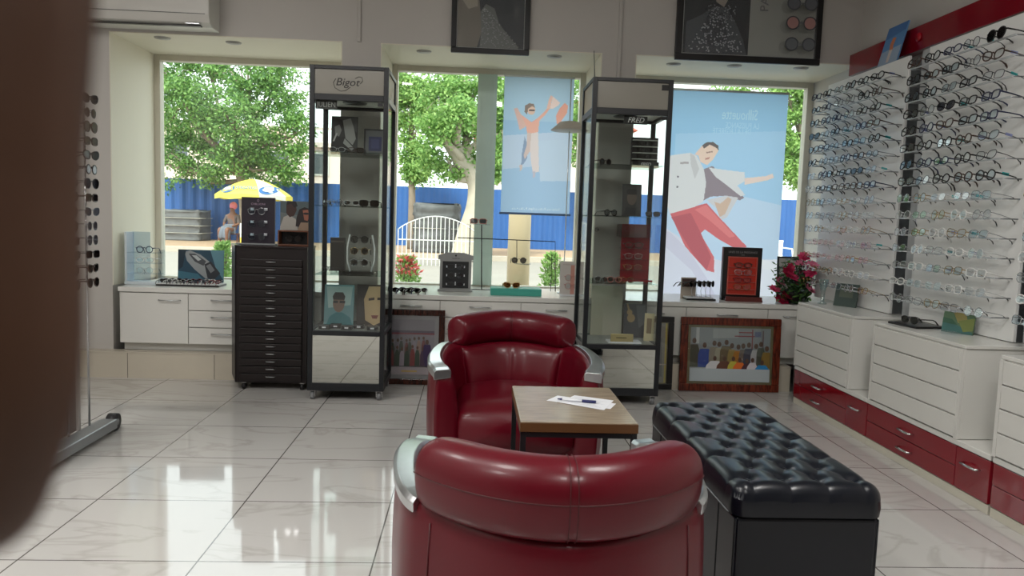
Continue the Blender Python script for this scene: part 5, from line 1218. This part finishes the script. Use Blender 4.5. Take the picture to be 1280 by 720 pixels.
# buildings
def building(name, label, x0, x1, y0, y1, h, wallm, roofm=None, rows=2, cols=4, pitched=False):
    tt = thing(name, label, 'building', ((x0+x1)/2, (y0+y1)/2, GZ+.1)); w = x1-x0; d = y1-y0
    MB().box(-w/2, w/2, -d/2, d/2, 0, h).build('wall', wallm, tt)
    if pitched: MB().add([(-w/2-.5,-d/2-.5,h),(w/2+.5,-d/2-.5,h),(w/2+.5,d/2+.5,h),(-w/2-.5,d/2+.5,h),(-w/2+1.5,0,h+2.0),(w/2-1.5,0,h+2.0)], [(3,2,1,0),(0,1,5,4),(2,3,4,5),(1,2,5),(3,0,4)]).build('roof', roofm, tt)
    else:
        MB().box(-w/2-.2, w/2+.2, -d/2-.2, d/2+.2, h, h+.25).build('roof', roofm or wallm, tt)
        b = MB(); n = int(w/.5)
        for i in range(n): b.box(-w/2+.2+i*.5, -w/2+.28+i*.5, -d/2-.1, -d/2, h+.25, h+.9)
        b.box(-w/2, w/2, -d/2-.12, -d/2+.02, h+.9, h+1.0); b.build('parapet_railing', wallm, tt)
    for r in range(rows):
        for c in range(cols):
            xx = -w/2+w*(c+.5)/cols; zz = h*(r+.35)/rows
            wn = MB().box(xx-.55, xx+.55, -d/2-.06, -d/2-.001, zz, zz+1.2).build('window', mat('white_painted_metal'), tt)
            MB().box(xx-.46, xx+.46, -d/2-.075, -d/2-.061, zz+.09, zz+1.11).build('pane', mat('dim_pane', (78,86,92), .2), wn)
CRW = mat('cream_wall', (226,214,196), .8, noise=.05, scale=.5); PKW = mat('pink_white_wall', (222,206,198), .8, noise=.05)
building('apartment_building', 'cream flat-roofed building behind the big tree, left window', -19.5, -11.5, 44, 52, 5.6, CRW)
building('apartment_building', 'low cream building with roof railing behind the left showcase', -11.0, -5.0, 40, 47, 4.4, PKW, cols=3)
building('house', 'pale house with a red tiled roof behind the middle window banner', 0.4, 7.5, 38, 46, 5.6, PKW, mat('red_roof_tile', (190,84,66), .7, noise=.15, scale=2), cols=3, pitched=True)

# trees
BARK = mat('grey_bark', (134,120,106), .85, noise=.3, scale=3, bump=.5)
LEAFM = [mat('leaf_green_%d' % i, c, .55, noise=.15, scale=1, trans=.35) for i, c in enumerate([(104,146,76),(128,168,90),(74,116,60),(156,190,108)])]
def tree(name, label, Y, trunk, blobs, nleaf, size, seed, cat='tree', palette=(0,1,2,1), r0=.35, barkm=None):
    r = random.Random(seed); base = out(*trunk[0], Y); base.z = GZ+.08
    tt = thing(name, label, cat, tuple(base)); 
    P = [Vector((0,0,0))]+[out(x, y, Y)-base for x, y in trunk[1:]]
    P = catmull(P, 4)
    MB().tube(P, [r0*(1-.55*i/(len(P)-1)) for i in range(len(P))], 12).build('trunk', barkm or BARK, tt)
    b = MB(); lv = MB(); tot = sum(bl[2]*bl[3] for bl in blobs)
    for (x, y, rx_, ry_, dy) in blobs:
        c = out(x, y, Y+dy)-base; k = Y/F; RX, RZ = rx_*k, ry_*k; RY = (RX+RZ)/2*.8
        f0 = P[int(len(P)*r.uniform(.55,.95))]; midp = (f0+c)/2+Vector((r.uniform(-.3,.3), r.uniform(-.3,.3), -.2))
        b.tube([f0, midp, c, c+Vector((RX*.4*r.uniform(-1,1), 0, RZ*.5))], [r0*.34, r0*.22, r0*.12, r0*.04], 6)
        for q_ in range(5):
            e = c+Vector((RX*r.uniform(-.8,.8), RY*r.uniform(-.8,.8), RZ*r.uniform(-.8,.8))); b.tube([midp.lerp(c, r.random()), (c+e)/2+Vector((0,0,.1)), e], [r0*.12, r0*.08, r0*.03], 5)
        m = int(nleaf*bl_w(rx_, ry_)/sum(bl_w(q[2], q[3]) for q in blobs))
        for _ in range(m):
            while True:
                u = Vector((r.uniform(-1,1), r.uniform(-1,1), r.uniform(-1,1)))
                if .2 < u.length < 1: break
            u *= 1.12+.22*math.sin(5.1*math.atan2(u.z, u.x)+x)*math.sin(3.3*u.y+y)
            p = c+Vector((u.x*RX, u.y*RY, u.z*RZ))
            cl_ = math.sin(p.x*3.9+seed+1.5*math.sin(p.z*2.1))*math.sin(p.z*5.1+1+1.3*math.sin(p.x*1.7))+.5*math.cos(p.y*4.3+p.x)
            if r.random() > .42+.75*cl_: continue
            for _k in range(3):
                pp = p+Vector((r.gauss(0,size*.8), r.gauss(0,size*.8), r.gauss(0,size*.5))); d = Vector((r.uniform(-1,1), r.uniform(-1,1), r.uniform(-.9,.5))).normalized(); s_ = d.orthogonal().normalized()
                s_ = (s_*math.cos(1.7*r.random())+d.cross(s_)*math.sin(1.7*r.random())).normalized(); Ls = size*r.uniform(.7,1.3)
                lv.add([pp, pp+d*Ls*.5+s_*Ls*.25, pp+d*Ls, pp+d*Ls*.5-s_*Ls*.25], [(0,1,2,3)], palette[r.randrange(4)])
    b.build('branches', barkm or BARK, tt); lv.build('foliage', LEAFM, tt)
    return tt
def bl_w(a, c): return a*c
tree('street_tree', 'large dense green tree in front of the blue fence, left window', 26.3, [(309,305),(308,262),(302,215),(306,170)],
     [(215,100,36,34,0),(222,160,38,36,1),(208,205,26,26,0),(245,215,30,18,0),(262,80,44,24,1),(310,95,46,34,0),(345,110,36,40,.5),(290,150,36,34,-1),(335,170,42,38,0),(262,165,34,34,.6),(290,205,40,24,-.5),(350,210,34,22,0),(372,165,18,26,0),(320,205,30,18,1),(230,130,36,30,-1)], 27000, .125, 4, r0=.28)
tree('street_tree', 'tree with a leaning pale forked trunk behind the mullion, middle window', 21.0, [(582,334),(589,292),(598,258),(596,225),(575,196),(556,168)],
     [(560,118,34,28,0),(590,120,30,30,.6),(545,165,34,24,-.5),(590,170,34,30,.5),(560,205,34,18,0),(625,130,22,36,0),(628,190,18,34,0),(600,200,30,22,1),(640,160,24,40,1.5),(575,145,26,22,-1)], 16000, .12, 7, r0=.44, barkm=mat('pale_bark', (176,166,150), .85, noise=.3, scale=3, bump=.5), palette=(1,3,1,0))
tree('palm_like_tree', 'slender tree with drooping crown at the left of the middle window', 25.0, [(514,304),(515,250),(514,190),(516,140)],
     [(515,115,26,22,0),(505,135,16,24,0),(530,140,16,20,0),(512,185,14,20,0),(520,215,16,14,0),(505,98,22,14,0)], 6000, .13, 9, r0=.14, palette=(1,3,3,0))
tree('street_tree', 'bright yellow-green tree at the right edge of the right window', 22.0, [(1010,330),(1012,260),(1005,190),(1000,150)],
     [(985,120,40,26,0),(1010,150,30,36,0),(980,175,26,34,0),(1005,215,24,24,0),(1035,170,30,50,.5),(930,112,40,14,1)], 12000, .12, 12, r0=.16, palette=(3,3,1,1))
tree('street_tree', 'tree behind the narrow gap between banner and right showcase', 26.0, [(745,300),(745,250),(742,200),(740,150)],
     [(722,140,20,30,0),(745,120,26,30,0),(745,175,26,30,0),(724,185,14,20,0)], 5000, .13, 15, r0=.16, palette=(1,0,3,1))
def shrub(label, x, Y, ytop, wpx, seed, flowers=None, pal=(1,3,3,1)):
    r = random.Random(seed); base = out(x, ytop, Y); H_ = base.z-GZ; base.z = GZ; R_ = wpx*Y/F/2
    tt = thing('garden_shrub', label, 'shrub', tuple(base)); lv = MB(); st = MB()
    for i in range(7): st.tube([(0,0,0),(R_*.4*r.uniform(-1,1), R_*.4*r.uniform(-1,1), H_*.5),(R_*r.uniform(-.8,.8), R_*r.uniform(-.8,.8), H_*.9)], [.012,.009,.004], 5)
    for i in range(900):
        z = H_*(1-r.random()**1.6*.85); k = math.sqrt(max(.05, 1-((z/H_-.55)/.5)**2)); a = r.uniform(0,2*PI); q_ = R_*k*math.sqrt(r.random())
        p = Vector((q_*math.cos(a), q_*math.sin(a), z)); d = Vector((r.uniform(-1,1), r.uniform(-1,1), r.uniform(-.2,1))).normalized(); s_ = d.orthogonal().normalized(); L_ = r.uniform(.04,.08)
        lv.add([p, p+d*L_*.5+s_*L_*.22, p+d*L_, p+d*L_*.5-s_*L_*.22], [(0,1,2,3)], pal[r.randrange(4)] if not (flowers and z > H_*.75 and r.random() < .6) else 4)
    st.build('stems', BARK, tt); lv.build('foliage', LEAFM+[mat('red_blossom', (206,90,84), .5)], tt)
shrub('bright green shrub outside the left window beside the drawer tower', 279, 8.2, 306, 24, 1)
shrub('green shrub with red flowers outside the left of the middle window', 509, 8.4, 323, 36, 2, flowers=True)
shrub('yellow-green shrub outside beside the pink glasses display', 690, 8.4, 319, 26, 3, pal=(3,3,3,1))

# ------------------------------------------------------------------ hand held in front of the lens
hd = thing('hand', 'blurred brown hand held close to the lens along the left edge', 'hand', (-.070, .075, 1.165))
ho = Vector((-.070, .075, 1.165))
def W_(px, py, d): return ray(px, py).normalized()*(d/abs((R3.transposed() @ ray(px,py).normalized()).z))+Vector((0,0,EYE))-ho
HS = mat('hand_skin', (66,37,15), .6, noise=.08, scale=60, bump=.05)
D = .078
V = []; Ed = []
def av(p, r, r2=None): V.append((p.x, p.y, p.z, r, r2 or r)); return len(V)-1
root = av(W_(-330, -900, D+.012), .036, .015)
pm = av(W_(-300, -560, D+.010), .034, .013); wr_ = av(W_(-420, -1600, D+.022), .027, .020); fa = av(W_(-900, -2500, D+.00), .036, .032); fb_ = av(W_(-1500, -3800, D-.05), .044, .040)
Ed += [(root, pm), (root, wr_), (wr_, fa), (fa, fb_)]
skin_figure(hd, 'palm_and_forearm', V, Ed, HS, 2)
fingers = [('index_finger', [(-15,-420),(2,-60),(-14,270),(-4,450),(-66,690)], [.0106,.0100,.0090,.0095,.0084]), ('middle_finger', [(-230,-430),(-225,-40),(-235,300),(-240,480),(-250,680)], [.0106,.0100,.0092,.0092,.0080]),
           ('ring_finger', [(-440,-430),(-445,-60),(-450,250),(-455,430),(-450,600)], [.0104,.0098,.0090,.0088,.0076]), ('little_finger', [(-640,-460),(-650,-180),(-655,30),(-655,180),(-650,300)], [.0094,.0086,.0080,.0078,.0068])]
for k_, (nm, pts_, rr) in enumerate(fingers):
    vv = [tuple(W_(x, y, D+.001*k_+(.004 if i == 0 else 0)+(.003 if i == 4 else 0)))+(rr[i],) for i, (x, y) in enumerate(pts_)]
    skin_figure(hd, nm, vv, [(0,1),(1,2),(2,3),(3,4)], HS, 2)
vv = [tuple(W_(-80,-850,D+.014))+(.0135,), tuple(W_(130,-640,D+.012))+(.0120,), tuple(W_(240,-430,D+.010))+(.0108,), tuple(W_(270,-260,D+.008))+(.0088,)]
skin_figure(hd, 'thumb', vv, [(0,1),(1,2),(2,3)], HS, 2)
